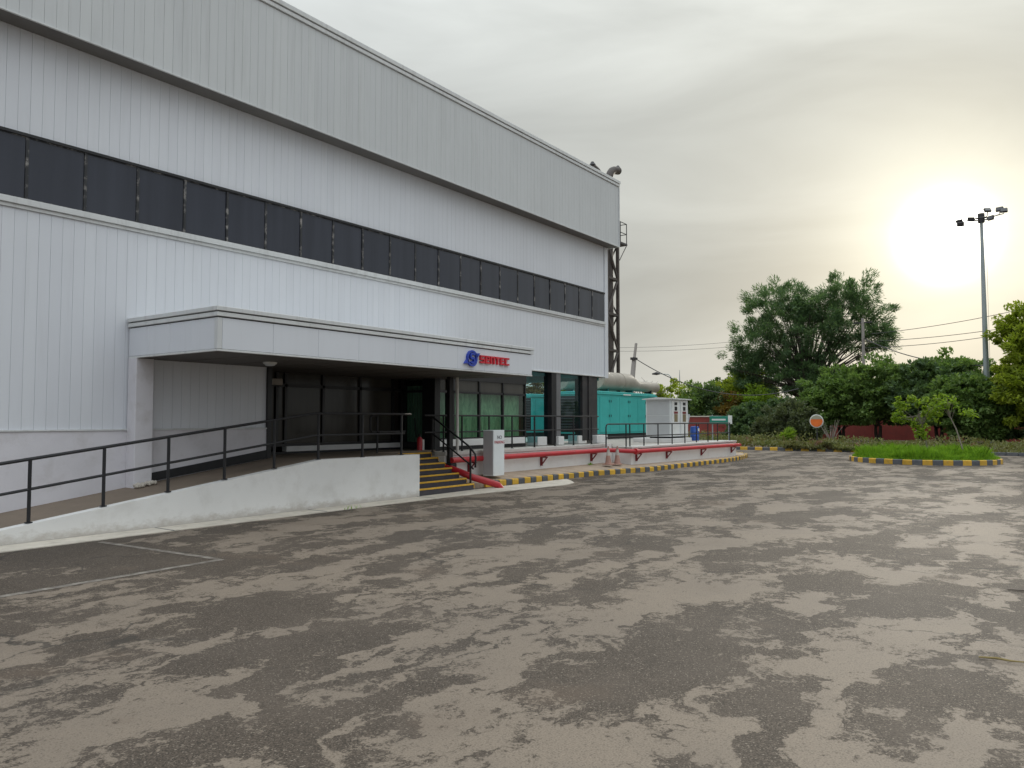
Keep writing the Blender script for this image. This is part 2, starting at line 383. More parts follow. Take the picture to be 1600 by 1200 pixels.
def wloc(o):
    p = Vector(o.location)
    while o.parent: o = o.parent; p += Vector(o.location)
    return p
def link(name, me, parent=None, loc=(0, 0, 0)):
    o = bpy.data.objects.new(name, me); COL.objects.link(o); o.location = loc
    if parent: o.parent = parent
    return o
def tag(o, label=None, cat=None, group=None, kind=None):
    for k, v in (('label', label), ('category', cat), ('group', group), ('kind', kind)):
        if v: o[k] = v
    return o
def thing(name, label, cat, loc=(0, 0, 0), group=None, kind=None):
    o = bpy.data.objects.new(name, None); COL.objects.link(o); o.location = loc; o.empty_display_size = .2
    return tag(o, label, cat, group, kind)
def copy_tree(o, parent=None, loc=None):
    c = o.copy(); COL.objects.link(c)
    if parent: c.parent = parent
    if loc is not None: c.location = loc
    for ch in list(o.children): copy_tree(ch, c)
    return c
def arc(c, r, a0, a1, n, plane='xz'):
    out = []
    for i in range(n+1):
        a = a0+(a1-a0)*i/n; u, w = math.cos(a)*r, math.sin(a)*r
        out.append((c[0]+u, c[1], c[2]+w) if plane == 'xz' else (c[0], c[1]+u, c[2]+w) if plane == 'yz' else (c[0]+u, c[1]+w, c[2]))
    return out

# ------------------------------------------------------------------ ground
g = MB()
xs = [-400, -60, 43.0, 1400]; ys = [-1400, -60, 90, 1400]
g.add([(-400, -1400, 0), (1400, -1400, 0), (1400, 1400, 0), (-400, 1400, 0)], [(0, 1, 2, 3)])
tag(g.build('ground', 'asphalt'), 'worn patchy asphalt yard, dark with pale dusty areas', kind='structure')

def sheet(name, pts, z, mat, label=None, kind='structure', z_of=None):
    m = MB(); m.add([(x, y, z) for x, y in pts], [tuple(range(len(pts)))])
    o = m.build(name, mat); tag(o, label, kind=kind); return o
bed = MB()
N = 24
bv = []
for i in range(N+1):
    y = -30+i*70/N
    for x, z in ((43.36, .10), (46, .16), (52, .2), (66, .12), (140, .1), (500, .05)): bv.append((x, y if x < 100 else y*6-50, z))
bed.add(bv, [(i*6+j, i*6+j+1, (i+1)*6+j+1, (i+1)*6+j) for i in range(N) for j in range(5)])
tag(bed.build('planting_bed_soil', 'soil'), 'brown soil of the planting strip along the far wall', kind='structure')

# painted parking bay lines, thin sheets 4 mm up
def strip(p, q, w, z):
    p, q = Vector((*p, 0)), Vector((*q, 0)); n = (q-p).normalized().cross(Vector((0, 0, 1)))*w/2
    return [(a.x, a.y, z) for a in (p-n, q-n, q+n, p+n)]
m = MB(); m.add(strip((-3, 8.30), (5.62, 8.38), .10, .004), [(0, 1, 2, 3)])
pl = thing('parking_lines', 'faded pale parking bay lines on the dark asphalt', None, (5.6, 8.4, 0), kind='structure')
m.build('line', 'line', pl)
m = MB(); m.add(strip((5.60, 8.44), (5.42, 10.95), .09, .004), [(0, 1, 2, 3)]); m.build('line', 'line', pl)
m = MB(); m.add(strip((18.6, 10.9), (30.5, 10.55), .07, .004), [(0, 1, 2, 3)]); tag(m.build('edge_line', 'line'), 'faint worn line running along the striped kerb', kind='structure')

# concrete apron in front of ramp and stairs
ap = [(-6, 11.64), (-6, 11.02), (2, 11.08), (6, 11.12), (9, 11.10), (12.5, 11.06), (14.3, 10.95), (15.8, 10.75), (17.2, 10.62), (17.9, 10.80), (18.4, 11.2), (18.9, 11.66), (15.4, 11.72), (14.7, 11.69), (12.7, 11.64)]
a = MB()
n = len(ap); a.add([(x, y, .012) for x, y in ap]+[(x, y, -.02) for x, y in ap], [tuple(range(n))]+[(i, (i+1) % n, n+(i+1) % n, n+i) for i in range(n)])
apo = a.build('concrete_apron', 'concrete'); tag(apo, 'pale concrete strip along the foot of the ramp and stairs', kind='structure')
jm = MB()
for x in (3.6, 6.6, 9.6, 12.6): jm.box(x-.012, x+.012, 11.1, 11.63, .010, .015)
jm.build('joint_line', 'kerbgrey', apo)

# ------------------------------------------------------------------ pavement and striped kerb
KP = [(15.45, 11.92), (16.2, 11.86), (17.5, 11.80), (19, 11.74), (20.6, 11.66), (22.0, 11.40), (23.5, 11.16), (26, 11.12), (28.2, 11.12), (30.4, 11.12), (32.4, 11.28), (34.2, 11.62), (35.6, 12.05), (36.7, 12.7), (37.2, 13.5), (37.35, 15), (37.4, 17), (37.4, 20)]
def resample(P, step):
    P = [Vector((*p, 0)) for p in P]; out = [P[0].copy()]; need = step
    for a_, b_ in zip(P, P[1:]):
        L = (b_-a_).length; t = 0
        while L-t >= need:
            t += need; out.append(a_+(b_-a_)*(t/L)); need = step
        need -= (L-t)
    return out
def kerb_run(parent, pts, h, depth, gap=.012, every=4, z0=0., limit=300):
    for i, (p, q) in enumerate(zip(pts, pts[1:])):
        L = (q-p).length; g_ = .035 if (every and i % every == every-1) else gap
        w = L-g_
        m_ = MB()
        j = lambda k: random.uniform(-k, k)
        hh = h+j(.006); ch = .018
        m_.prism([(0, 0), (0, hh-ch), (ch, hh), (depth, hh), (depth, 0)], 'x', -w/2, w/2)
        mat = 'kerbyellow' if i % 2 == 0 else 'kerbgrey'
        mid = (p+q)/2
        o = link('kerb_stone', m_.mesh('kerb_stone', mat), parent, mid-Vector(parent.location)+Vector((j(.004), j(.004), z0)))
        o.rotation_euler = (j(.01), j(.012), math.atan2(q.y-p.y, q.x-p.x)+j(.012))
kerb = thing('kerb', 'yellow and grey striped kerb along the pavement before the building', None, (15.45, 11.92, 0), kind='structure')
kp = resample(KP, .265); kerb_run(kerb, kp, .15, .16)
# pavement surface behind the kerb up to the plinths
pv = MB(); inner = []
for p in kp:
    if p.x < 23.4: t_ = (p.x, 12.70, .27)
    elif p.x < 33.4: t_ = (p.x, 11.98, .20-.01*(p.x-23.4))
    else: t_ = (33.5-(p.x-33.4)*.01, max(11.98, p.y+.2), .13)
    inner.append(t_)
vv = []
for k_, (p, i_) in enumerate(zip(kp, inner)):
    q = kp[min(k_+1, len(kp)-1)]; pr = kp[max(k_-1, 0)]; nrm = (q-pr).normalized().cross(Vector((0, 0, -1)))
    s_ = p+nrm*.165
    vv += [(s_.x, s_.y, .135), i_]
pv.add(vv, [(2*i, 2*i+2, 2*i+3, 2*i+1) for i in range(len(kp)-1)])
pv.add([(14.66, 11.9, .0), (15.46, 11.98, .0), (15.46, 11.98, .135), (15.46, 12.70, .27), (14.66, 12.70, .25), (14.66, 11.9, .10)], [(0, 1, 2, 5), (5, 2, 3, 4)])
tag(pv.build('pavement', 'paving'), 'dusty brown pavement strip between striped kerb and white plinth', kind='structure')

# ------------------------------------------------------------------ main building
B = thing('industrial_building', 'long grey panel-clad industrial building with dark window strip', 'building', (14, 13.2, 0))
XL = -7.0            # left end, out of frame
w = MB()
w.box(XL, 24.0, 13.225, 46, 3.22, 7.86).box(XL, 24.38, 12.83, 46, 7.89, 10.10)
w.box(XL, 9.88, 13.225, 17, 0, 3.2).box(9.9, 19.2, 17, 46, 0, 3.2)
w.build('wall', 'joint', B)
# cladding panels: strip by strip near the camera, joined further along
PW = .178
def panel_mesh(h_, mat, wd=PW, th=.007):
    m_ = MB(); e = .0016
    m_.add([(0, 0, 0), (wd-.0014, 0, 0), (wd-.0014, 0, h_), (0, 0, h_), (e, -th, .0), (wd-.0014-e, -th, .0), (wd-.0014-e, -th, h_), (e, -th, h_)],
           [(4, 5, 6, 7), (0, 4, 7, 3), (1, 2, 6, 5), (3, 7, 6, 2), (0, 1, 5, 4)])
    return m_.mesh('cladding_panel', mat)
def band(y, z0f, z1, mat, x_start, x_end, near=14.0):
    cache = {}; far = MB(); x = x_start
    while x < x_end-.05:
        z0 = z0f(x)
        if 3.6 < x < near:
            key = round(z0, 3)
            if key not in cache: cache[key] = panel_mesh(z1-z0, mat)
            o = link('cladding_panel', cache[key], B, Vector((x, y+random.uniform(-.001, .001), z0))-B.location)
        else:
            e = .0016; wd = min(PW, x_end-x); th = .007+random.uniform(-.001, .001)
            far.add([(x, y, z0), (x+wd-.0014, y, z0), (x+wd-.0014, y, z1), (x, y, z1), (x+e, y-th, z0), (x+wd-.0014-e, y-th, z0), (x+wd-.0014-e, y-th, z1), (x+e, y-th, z1)],
                    [(4, 5, 6, 7), (0, 4, 7, 3), (1, 2, 6, 5), (3, 7, 6, 2), (0, 1, 5, 4)])
        x += PW
    tag(far.build('cladding_field', mat, B), kind='stuff')
band(12.825, lambda x: 7.89, 10.04, 'fascia', XL, 24.40)
band(13.222, lambda x: 6.22, 7.868, 'cladding', XL, 24.0)
band(13.222, lambda x: 3.24 if x > 9.85 else 1.545, 5.0, 'cladding', XL, 24.0)
# trims
t = MB(); t.box(XL, 24.44, 12.785, 12.86, 10.06, 10.145, .006); t.build('roof_trim', 'trim', B)
t = MB(); t.box(XL, 24.46, 12.765, 46, 10.165, 10.27, .008); t.build('roof_trim', 'trim', B)
t = MB(); t.box(XL, 24.40, 12.79, 12.83, 7.868, 7.888); t.build('drip_edge', 'trim', B)
t = MB(); t.box(24.385, 24.43, 12.795, 46, 7.87, 10.04); t.build('corner_trim', 'fascia', B)
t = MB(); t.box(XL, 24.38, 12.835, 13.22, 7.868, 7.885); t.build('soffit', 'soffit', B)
t = MB(); t.box(24.002, 24.24, 13.19, 46, 3.18, 7.86, .006); t.build('corner_trim', 'cladding', B)
t = MB(); t.box(XL, 24.0, 13.185, 13.222, 5.004, 5.06, .004).box(XL, 24.0, 13.15, 13.222, 5.064, 5.165, .006); t.build('window_sill_trim', 'trim', B)
t = MB(); t.box(XL, 24.0, 13.175, 13.222, 6.168, 6.215); t.build('window_header', 'mullion', B)
t = MB(); t.box(9.9, 24.0, 13.18, 13.222, 3.2, 3.236, .004); t.build('drip_edge', 'trim', B)
t = MB(); t.box(XL, 9.88, 13.17, 13.222, 1.515, 1.543, .004); t.build('drip_edge', 'trim', B)
# strip windows
PITCH_W = .894
fr = MB(); pw = PITCH_W
fr.box(0, .046, -.026, .01, 0, 1.0).box(.046, pw-.002, -.018, .01, 0, .018).box(.046, pw-.002, -.018, .01, .982, 1.0)
fr_me = fr.mesh('window', 'frame')
pn = MB(); pn.box(.048, pw-.004, -.008, .0, .020, .980); pn_me = pn.mesh('pane', 'glass')
x = 24.0-PITCH_W; i = 0
while x > XL:
    o = link('window', fr_me, B, Vector((x, 13.22, 5.168))-B.location)
    p = link('pane', pn_me, o); p.rotation_euler = (random.uniform(-.004, .004), 0, random.uniform(-.006, .006))
    x -= PITCH_W
# plaster base wall left, skirting along the ramp
t = MB(); t.box(XL, 9.885, 13.19, 13.224, 0, 1.513); t.build('plaster_wall', 'plaster', B)
t = MB(); zr = lambda x: min(.93, max(0., .27+.1337*(x-4.83)))
t.prism([(7.26, zr(7.26)), (9.88, zr(9.88)), (9.88, zr(9.88)+.17), (7.26, zr(7.26)+.15)], 'y', 13.165, 13.189); t.build('skirting', 'black', B)
t = MB(); t.box(9.80, 9.90, 13.16, 14.44, .9, 3.2); t.build('corner_trim', 'mullion', B)
# column carrying the canopy at its left end
t = MB(); t.box(6.93, 7.25, 12.92, 13.187, .0, 2.765, .008); t.build('column', 'plaster', B)
# canopy
cx0, cx1, cy0 = 6.94, 15.57, 10.58
cb = MB(); cb.box(cx0+.03, cx1-.03, cy0+.03, 13.2, 2.79, 3.40); can = cb.build('canopy', 'darkmetal', B)
def cpanel(x0, x1, y0, y1):
    m_ = MB(); m_.box(x0, x1, y0, y1, 2.80, 3.285, .004); m_.build('canopy_panel', 'cladding', can)
k = 9; L_ = (cx1-cx0-.10)/k
for i in range(k): cpanel(cx0+.085+i*L_, cx0+.085+(i+1)*L_-.0025, cy0, cy0+.03)
for i in range(4):
    dy = (13.2-cy0-.09)/4; cpanel(cx0, cx0+.03, cy0+.085+i*dy, cy0+.085+(i+1)*dy-.0025); cpanel(cx1-.03, cx1, cy0+.085+i*dy, cy0+.085+(i+1)*dy-.0025)
t = MB(); t.box(cx0-.004, cx0+.08, cy0-.004, cy0+.08, 2.80, 3.285, .004); t.build('canopy_corner', 'trim', can)
t = MB(); t.box(cx0-.025, cx1+.02, cy0-.025, 13.2, 3.305, 3.372, .006); t.build('canopy_trim', 'trim', can)
t = MB(); t.box(cx0-.04, cx1+.035, cy0-.04, 13.2, 3.390, 3.46, .006); t.build('canopy_trim', 'trim', can)
t = MB(); t.box(cx0-.002, cx1+.002, cy0-.002, cy0+.05, 2.765, 2.796, .004).box(cx0-.002, cx0+.05, cy0+.05, 13.2, 2.765, 2.796, .004); t.build('canopy_lip', 'trim', can)
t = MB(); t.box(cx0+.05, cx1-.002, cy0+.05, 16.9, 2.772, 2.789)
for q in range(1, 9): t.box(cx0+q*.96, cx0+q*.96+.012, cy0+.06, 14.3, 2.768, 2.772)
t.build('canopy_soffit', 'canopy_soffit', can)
# recessed entrance: glazing behind, door in the return wall
def gscreen(kind, x0, x1, y, z0, z1, mat, parent=B, name='glass_pane'):
    m_ = MB(); m_.box(x0, x1, y, y+.008, z0, z1); return m_.build(name, mat, parent)
mull = MB()
for x in (10.95, 11.19, 12.28, 13.47, 14.63, 14.95): mull.box(x-.035, x+.035, 14.36, 14.46, 1.16, 2.77)
mull.box(9.9, 15.0, 14.36, 14.46, 2.45, 2.52).box(9.9, 15.0, 14.36, 14.46, 1.10, 1.16)
mull.build('mullion', 'mullion', B)
for x0, x1 in ((9.9, 10.9), (11.0, 11.15), (11.23, 12.24), (12.32, 13.43), (13.51, 14.59)):
    gscreen('p', x0, x1, 14.41, 1.16, 2.45, 'darktint'); gscreen('p', x0, x1, 14.41, 2.52, 2.77, 'darktint')
t = MB(); t.box(11.2, 14.95, 14.34, 14.50, .98, 1.10); t.build('curb_wall', 'whitewall', B)
t = MB(); t.box(9.9, 15.0, 14.32, 14.52, .9, .978); t.build('threshold_and_gap_shade', 'black', B)
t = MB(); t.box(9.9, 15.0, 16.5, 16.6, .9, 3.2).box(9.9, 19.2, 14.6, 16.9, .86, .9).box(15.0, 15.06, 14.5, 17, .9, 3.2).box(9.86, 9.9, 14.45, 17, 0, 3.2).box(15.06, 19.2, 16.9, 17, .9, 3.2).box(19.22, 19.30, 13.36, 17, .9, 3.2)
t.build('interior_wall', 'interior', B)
dr = MB(); dr.box(14.98, 15.04, 13.60, 13.66, .95, 2.77).box(14.98, 15.04, 14.28, 14.36, .95, 2.77).box(14.98, 15.04, 13.66, 14.28, 2.42, 2.48).box(14.98, 15.04, 13.66, 14.28, .95, 1.12); door = dr.build('door', 'mullion', B)
m = MB(); m.box(15.005, 15.013, 13.66, 14.28, 1.12, 2.42).box(15.005, 15.013, 13.66, 14.28, 2.48, 2.77); m.build('pane', 'greentint', door)
m = MB(); m.tube([(14.93, 13.82, 1.25), (14.93, 13.88, 1.75)], .016); m.build('handle', 'black', door)
t = MB(); t.box(14.95, 15.16, 13.20, 13.58, .9, 2.77); t.build('column', 'black', B)
# front glazing with green blinds
mull = MB()
for x in (15.19, 15.57, 15.82, 16.94, 18.05, 19.18): mull.box(x-.03, x+.03, 13.28, 13.36, 1.22, 2.77)
mull.box(15.16, 19.21, 13.28, 13.36, 2.42, 2.475).box(15.16, 19.21, 13.28, 13.36, 1.18, 1.22).box(15.16, 19.21, 13.27, 13.36, 2.77, 3.2)
mull.build('mullion', 'mullion', B)
for x0, x1 in ((15.22, 15.54), (15.60, 15.79), (15.85, 16.91), (16.97, 18.02), (18.08, 19.15)):
    gscreen('p', x0, x1, 13.32, 1.22, 2.42, 'greentint'); gscreen('p', x0, x1, 13.32, 2.475, 2.77, 'darktint')
bl = MB(); x = 15.10
while x < 19.16:
    a_ = random.uniform(-.6, .1); dx, dy = math.cos(a_)*.048, math.sin(a_)*.048
    bl.prism([(x-dx, 13.50-dy), (x+dx, 13.50+dy), (x+dx, 13.503+dy), (x-dx, 13.503-dy)], 'z', 1.2, 2.5); x += .097
t = MB(); y = 13.62
while y < 14.34:
    t.box(15.115, 15.118, y-.04, y+.04, .95, 2.6); y += .095
tag(t.build('vertical_blinds', 'blindgrey', B), kind='stuff')
tag(bl.build('vertical_blinds', 'blind', B), kind='stuff')
t = MB(); t.box(15.02, 19.1, 13.24, 13.40, 1.0, 1.18, .006); t.build('curb_wall', 'whitewall', B)
t = MB(); t.box(15.0, 19.2, 13.29, 13.39, .9, .998); t.build('threshold_and_gap_shade', 'black', B)  # black strip: shadow of the gap under the curb wall, put into the colour
# open corner bays: tinted panes, dark piers on white pedestals
for x0, x1 in ((19.22, 20.50), (21.10, 22.52)): gscreen('p', x0, x1, 13.34, 1.0, 3.19, 'tint')
t = MB(); t.box(20.52, 20.80, 13.2, 13.5, .93, 3.198); t.build('pier', 'black', B)
t = MB(); t.box(20.81, 21.08, 13.22, 13.48, 1.15, 3.198); t.build('pier', 'piergrey', B)
t = MB(); t.box(22.54, 23.55, 13.26, 13.56, 1.0, 3.198).box(22.9, 23.1, 13.22, 13.258, 1.0, 3.198); t.build('pier', 'darkmetal', B)
for x0, x1, y0 in ((19.9, 20.4, 13.3), (20.78, 21.10, 13.1), (22.3, 22.75, 13.28), (23.2, 23.95, 13.08)):
    t = MB(); t.box(x0, x1, y0, y0+.42, .9, 1.17, .01); t.build('pedestal', 'whitewall', B)
sl = MB()
for y in np.arange(13.45, 16.6, .22): sl.box(19.3, 24.0, y, y+.06, 3.09, 3.195)
tag(sl.build('ceiling_slats', 'tealdark', B), kind='stuff')
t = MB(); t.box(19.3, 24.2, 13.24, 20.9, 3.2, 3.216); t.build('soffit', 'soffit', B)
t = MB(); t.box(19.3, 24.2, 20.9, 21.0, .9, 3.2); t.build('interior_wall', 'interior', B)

# ------------------------------------------------------------------ ramp, landing, plinth, stairs
RP = thing('access_ramp', 'white walled concrete access ramp rising along the building', 'ramp', (8, 11.65, 0))
poly = [(2.81, 0), (12.70, 0), (12.70, .935), (9.92, .935), (2.81, .0)]
t = MB(); t.prism([(2.81, -.03), (12.70, -.03), (12.70, .935), (9.92, .935), (2.83, .0)], 'y', 11.65, 11.83); t.build('side_wall', 'whitewall', RP)
t = MB(); t.prism([(2.81, -.03), (12.70, -.03), (12.70, .93), (9.92, .93), (2.83, -.005)], 'y', 11.832, 13.188)
t.build('floor', 'floor', RP)
t = MB(); t.box(9.92, 14.98, 13.19, 14.318, .6, .929); t.build('landing', 'floor', RP)
# rubble at the column foot
hp = MB()
for i in range(16):
    bm = bmesh.new(); bmesh.ops.create_icosphere(bm, subdivisions=1, radius=random.uniform(.03, .055))
    for v in bm.verts: v.co *= random.uniform(.75, 1.15)
    xx = random.uniform(6.86, 7.28); of = Vector((xx, random.uniform(12.78, 12.90), zr(xx)+.03))
    bm.verts.index_update(); hp.add([v.co+of for v in bm.verts], [[v.index for v in f.verts] for f in bm.faces]); bm.free()
tag(hp.build('rubble', 'concrete', None, origin=(7.07, 12.85, zr(7.07))), 'heap of small broken stones round the foot of the canopy column', 'rubble', kind='stuff')

ST = thing('staircase', 'seven dark steps with yellow edges beside the ramp', 'stairs', (13.7, 11.66, 0))
for i in range(7):
    y0 = 11.66+.23*i; z1 = .165+.12*i; z0 = z1-.12
    t = MB(); t.box(12.704, 14.65, y0+.012, 13.3 if i == 6 else y0+.26, z0-(.05 if i == 0 else 0), z1-.002); t.build('step', 'riser', ST)
    t = MB(); t.box(12.706, 14.66, y0, y0+.05, z1-.036, z1+.002, .004).box(14.652, 14.668, y0+.05, y0+.23, z1-.036, z1+.002).box(14.652, 14.672, y0+.005, y0+.045, z1-.11, z1-.037); t.build('nosing', 'yellow', ST)
t = MB(); t.box(12.704, 14.65, 13.302, 14.3, .5, .899); t.build('step', 'floor', ST)
t = MB(); t.prism([(11.9, 0), (13.1, 0), (13.1, .75), (12.9, .75)], 'x', 12.72, 14.64); t.build('stringer', 'riser', ST)

PL = thing('plinth', 'low white plinth platform under the glazed front', 'platform', (19, 12.62, 0))
t = MB(); t.box(14.67, 23.40, 12.62, 13.28, .0, .79); t.build('plinth_wall', 'whitewall', PL)
t = MB(); t.box(14.67, 23.42, 12.585, 12.95, .795, .895, .008); t.build('coping', 'coping', PL)
t = MB(); t.box(14.67, 23.42, 12.952, 21, .795, .893); t.build('floor_slab', 'slab', PL)
RPF = thing('generator_platform', 'white concrete platform under the green generators', 'platform', (28, 11.9, 0))
t = MB(); t.box(23.42, 33.6, 11.9, 12.3, 0, .70).box(23.42, 33.6, 12.3, 16.9, 0, .72).box(23.42, 40.2, 16.9, 26, 0, .72); t.build('platform_wall', 'whitewall', RPF)
t = MB(); t.box(23.425, 33.62, 11.87, 12.6, .722, .79, .008); t.build('coping', 'coping', RPF)
t = MB(); t.box(23.425, 33.62, 12.62, 16.9, .722, .78).box(23.425, 40.2, 16.902, 26, .722, .78); t.build('floor_slab', 'slab', RPF)
t = MB(); t.tube([(23.1, 12.86, .2), (23.1, 12.86, .893)], [.36, .33], 16); t.add([], []); t.build('rounded_end', 'whitewall', RPF, smooth=True)

# ------------------------------------------------------------------ handrails
def rail(points_top, posts, name, label, drop, r=.0245, extra=None, zmid=.42):
    T = thing(name, label, 'handrail', (posts[0][0], posts[0][1], posts[0][2]))
    t_ = MB(); t_.tube(points_top, r, 8); t_.build('top_rail', 'black', T, smooth=True)
    t_ = MB(); t_.tube([(x, y, z-zmid) for x, y, z in points_top], r*.85, 8); t_.build('mid_rail', 'black', T, smooth=True)
    for (x, y, z0, z1) in posts:
        t_ = MB(); t_.tube([(x, y, z0), (x, y, z1-.01)], r*1.05, 8); t_.tube([(x, y, z0), (x, y, z0+.012)], r*2.2, 8); t_.build('post', 'black', T, smooth=True)
    for e in extra or []:
        t_ = MB(); t_.tube(e, r, 8); t_.build('return_rail', 'black', T, smooth=True)
    return T
ry = 11.74
posts = [(x, ry, zr(x), zr(x)+.885) for x in [3.80+1.02*i for i in range(6)]]+[(9.92, ry, .935, 1.82), (11.07, ry, .935, 1.82), (12.21, ry, .935, 1.82)]
rail([(2.78, ry, .885), (3.81, ry, zr(3.81)+.885), (6.9, ry, zr(6.9)+.885), (9.80, ry, zr(9.80)+.885), (9.98, ry, 1.822), (12.30, ry, 1.825)], posts, 'ramp_handrail', 'black pipe handrail climbing along the ramp edge', 0,
     extra=[[(12.30, ry, 1.825), (12.60, ry+.1, 1.825), (12.68, ry+.5, 1.825), (12.72, 12.9, 1.825)]])
rail([(12.72, 12.9, 1.825), (12.72, 13.02, 1.825)], [(12.72, 13.0, .9, 1.82)], 'stair_handrail', 'short black rail loop at the stair head on the ramp side', 0,
     extra=[[(12.74, 13.0, 1.80), (12.55, 13.0, 1.80), (12.50, 13.0, 1.75), (12.50, 13.0, 1.47), (12.55, 13.0, 1.42), (13.7, 13.05, 1.42)]])
H = rail([(14.62, 13.30, 1.83), (14.62, 13.02, 1.80), (14.62, 11.80, 1.06), (14.62, 11.66, .93)], [(14.62, 11.75, .16, 1.03), (14.62, 12.98, .89, 1.79)], 'stair_handrail', 'black sloping handrail on the right side of the yellow edged steps', 0,
     extra=[[(14.62, 11.66, .93), (14.62, 11.60, .87), (14.62, 11.585, .78), (14.62, 11.60, .55)]])
PX = [14.72, 15.45, 16.6, 17.67, 18.8, 19.92, 21.01, 22.15]
rail([(14.03, 12.72, 1.81), (17.6, 12.7, 1.81), (22.62, 12.7, 1.81)], [(x, 12.7, .89, 1.81) for x in PX], 'plinth_handrail', 'long straight black handrail along the white plinth before the glazing', 0, .0225)
PX = [22.67, 23.73, 24.81, 25.97, 27.21, 28.41, 29.57, 30.8, 31.89, 33.36]
G = rail([(22.05, 12.1, 1.45), (22.09, 12.1, 1.53), (22.2, 12.1, 1.56), (33.40, 12.1, 1.56)], [(x, 12.1, .75, 1.56) for x in PX if x > 23.4]+[(23.45, 12.1, .75, 1.56)], 'generator_handrail', 'black handrail in front of the generators and white cabinet', 0, .0225,
         extra=[[(22.05, 12.1, 1.46), (22.05, 12.1, .80)], [(33.40, 12.1, 1.56), (33.5, 12.3, 1.56), (33.5, 14.5, 1.56)], [(33.5, 13.6, 1.56), (33.5, 13.6, .78)]])

# canopy posts by the stair
cp = thing('canopy_post', 'black post beside a white pipe carrying the canopy at the stair', 'post', (14.80, 12.58, .25))
t = MB(); t.box(14.72, 14.86, 12.50, 12.60, .25, 2.77, .006).box(14.68, 14.92, 12.42, 12.66, .25, .62, .02); t.build('post', 'black', cp)
t = MB(); t.tube([(15.0, 12.48, .85), (14.96, 12.46, 2.77)], .038, 10); t.build('pipe', 'pole_white', cp, smooth=True)

# ------------------------------------------------------------------ red fire main
RPIPE = thing('fire_water_pipe', 'red fire water pipe bracketed along the white plinths', 'pipe', (19, 12.45, 0))
rz = .69
t = MB(); t.tube([(14.75, 12.46, rz), (22.6, 12.46, rz), (22.95, 12.30, rz-.01), (23.15, 11.95, rz-.03), (23.45, 11.74, rz-.05), (33.55, 11.74, .60)], .072, 12); t.build('pipe', 'red', RPIPE, smooth=True)
t = MB(); t.tube([(33.50, 11.74, .60), (33.8, 11.80, .58), (33.95, 12.0, .57), (33.95, 13.2, .56)], .072, 12); t.build('elbow', 'red', RPIPE, smooth=True)
t = MB(); t.tube([(23.40, 11.745, rz-.045), (23.55, 11.74, rz-.05)], .10, 12); t.build('flange', 'red', RPIPE, smooth=True)
t = MB(); t.tube([(14.72, 12.60, .52), (14.72, 12.1, .40), (14.80, 11.86, .30), (15.2, 11.62, .16), (15.42, 11.52, .08), (15.5, 11.48, -.02)], .085, 12); t.build('pipe', 'red', RPIPE, smooth=True)
def bracket(x, y, z):
    t_ = MB(); t_.box(x-.03, x+.03, y+.10, y+.155, z-.34, z-.07).box(x-.03, x+.03, y-.08, y+.10, z-.105, z-.072)
    t_.tube([(x, y-.06, z-.10), (x, y+.11, z-.30)], .02, 6); t_.tube([(x+.02, y+.1, z-.10), (x+.32, y+.12, z-.11)], .012, 6)
    t_.build('bracket', 'darkred', RPIPE)
for x in (15.6, 19.0, 21.95): bracket(x, 12.46, rz)
for x, zz in ((23.75, .64), (26.2, .63), (29.5, .62), (32.9, .61)): bracket(x, 11.74, zz)

# ------------------------------------------------------------------ sign on the canopy
SG = thing('company_sign', 'blue round emblem and red SENTEC letters on the canopy edge', 'sign', (13.7, 10.578, 3.05))
def flat_poly(polys, name, mat, depth=.05, parent=SG):
    t_ = MB()
    for p in polys: t_.prism(p, 'y', 10.577-depth, 10.577)
    return t_.build(name, mat, parent)
ex, ez, er = 13.17, 3.05, .175
def ring(cx_, cz, r0, r1, a0, a1, n=20, sx=1.0):
    q = []
    for i in range(n):
        a1_, a2_ = a0+(a1-a0)*i/n, a0+(a1-a0)*(i+1)/n
        q.append([(cx_+sx*r1*math.cos(a1_), cz+r1*math.sin(a1_)), (cx_+sx*r1*math.cos(a2_), cz+r1*math.sin(a2_)), (cx_+sx*r0*math.cos(a2_), cz+r0*math.sin(a2_)), (cx_+sx*r0*math.cos(a1_), cz+r0*math.sin(a1_))])
    return q
P = ring(ex, ez, 0.138, .178, R(35), R(215), 22)+ring(ex, ez, 0.138, .178, R(215), R(395), 22)
P += [[(ex+.12, ez+.12), (ex+.27, ez+.125), (ex+.19, ez+.04), (ex+.15, ez+.03)], [(ex-.12, ez-.12), (ex-.27, ez-.125), (ex-.19, ez-.04), (ex-.15, ez-.03)]]
flat_poly(P, 'emblem', 'logoblue')
P = ring(ex, ez+.047, .036, .076, R(30), R(270), 16, 1.15)+ring(ex, ez-.047, .036, .076, R(-150), R(90), 16, 1.15)
flat_poly(P, 'emblem', 'logoblue', .06)
def letter(strokes, x0, wd):
    zb, ht = 2.965, .175
    o = flat_poly([[(x0+a*wd, zb+b*ht), (x0+c*wd, zb+b*ht), (x0+c*wd, zb+d_*ht), (x0+a*wd, zb+d_*ht)] for a, b, c, d_ in strokes], 'letter', 'logored', .045)
T_ = .24
LET = {'S': [(0, 0, 1, .22), (.74, .22, 1, .42), (0, .40, 1, .60), (0, .60, .26, .80), (0, .78, 1, 1)],
       'E': [(0, 0, 1, .22), (0, .22, .28, .8), (0, .78, 1, 1), (.28, .42, .9, .60)],
       'e': [(0, 0, 1, .22), (0, .22, .28, .8), (0, .78, 1, 1), (.28, .42, 1, .58), (.76, .58, 1, .78)],
       'N': [(0, 0, .28, 1), (.28, .78, 1, 1), (.72, 0, 1, .78)],
       'T': [(0, .78, 1, 1), (.36, 0, .64, .78)],
       'C': [(0, 0, 1, .22), (0, .22, .28, .8), (0, .78, 1, 1)]}
x = 13.46
for ch in 'SeNTEC':
    letter(LET[ch], x, .158); x += .187

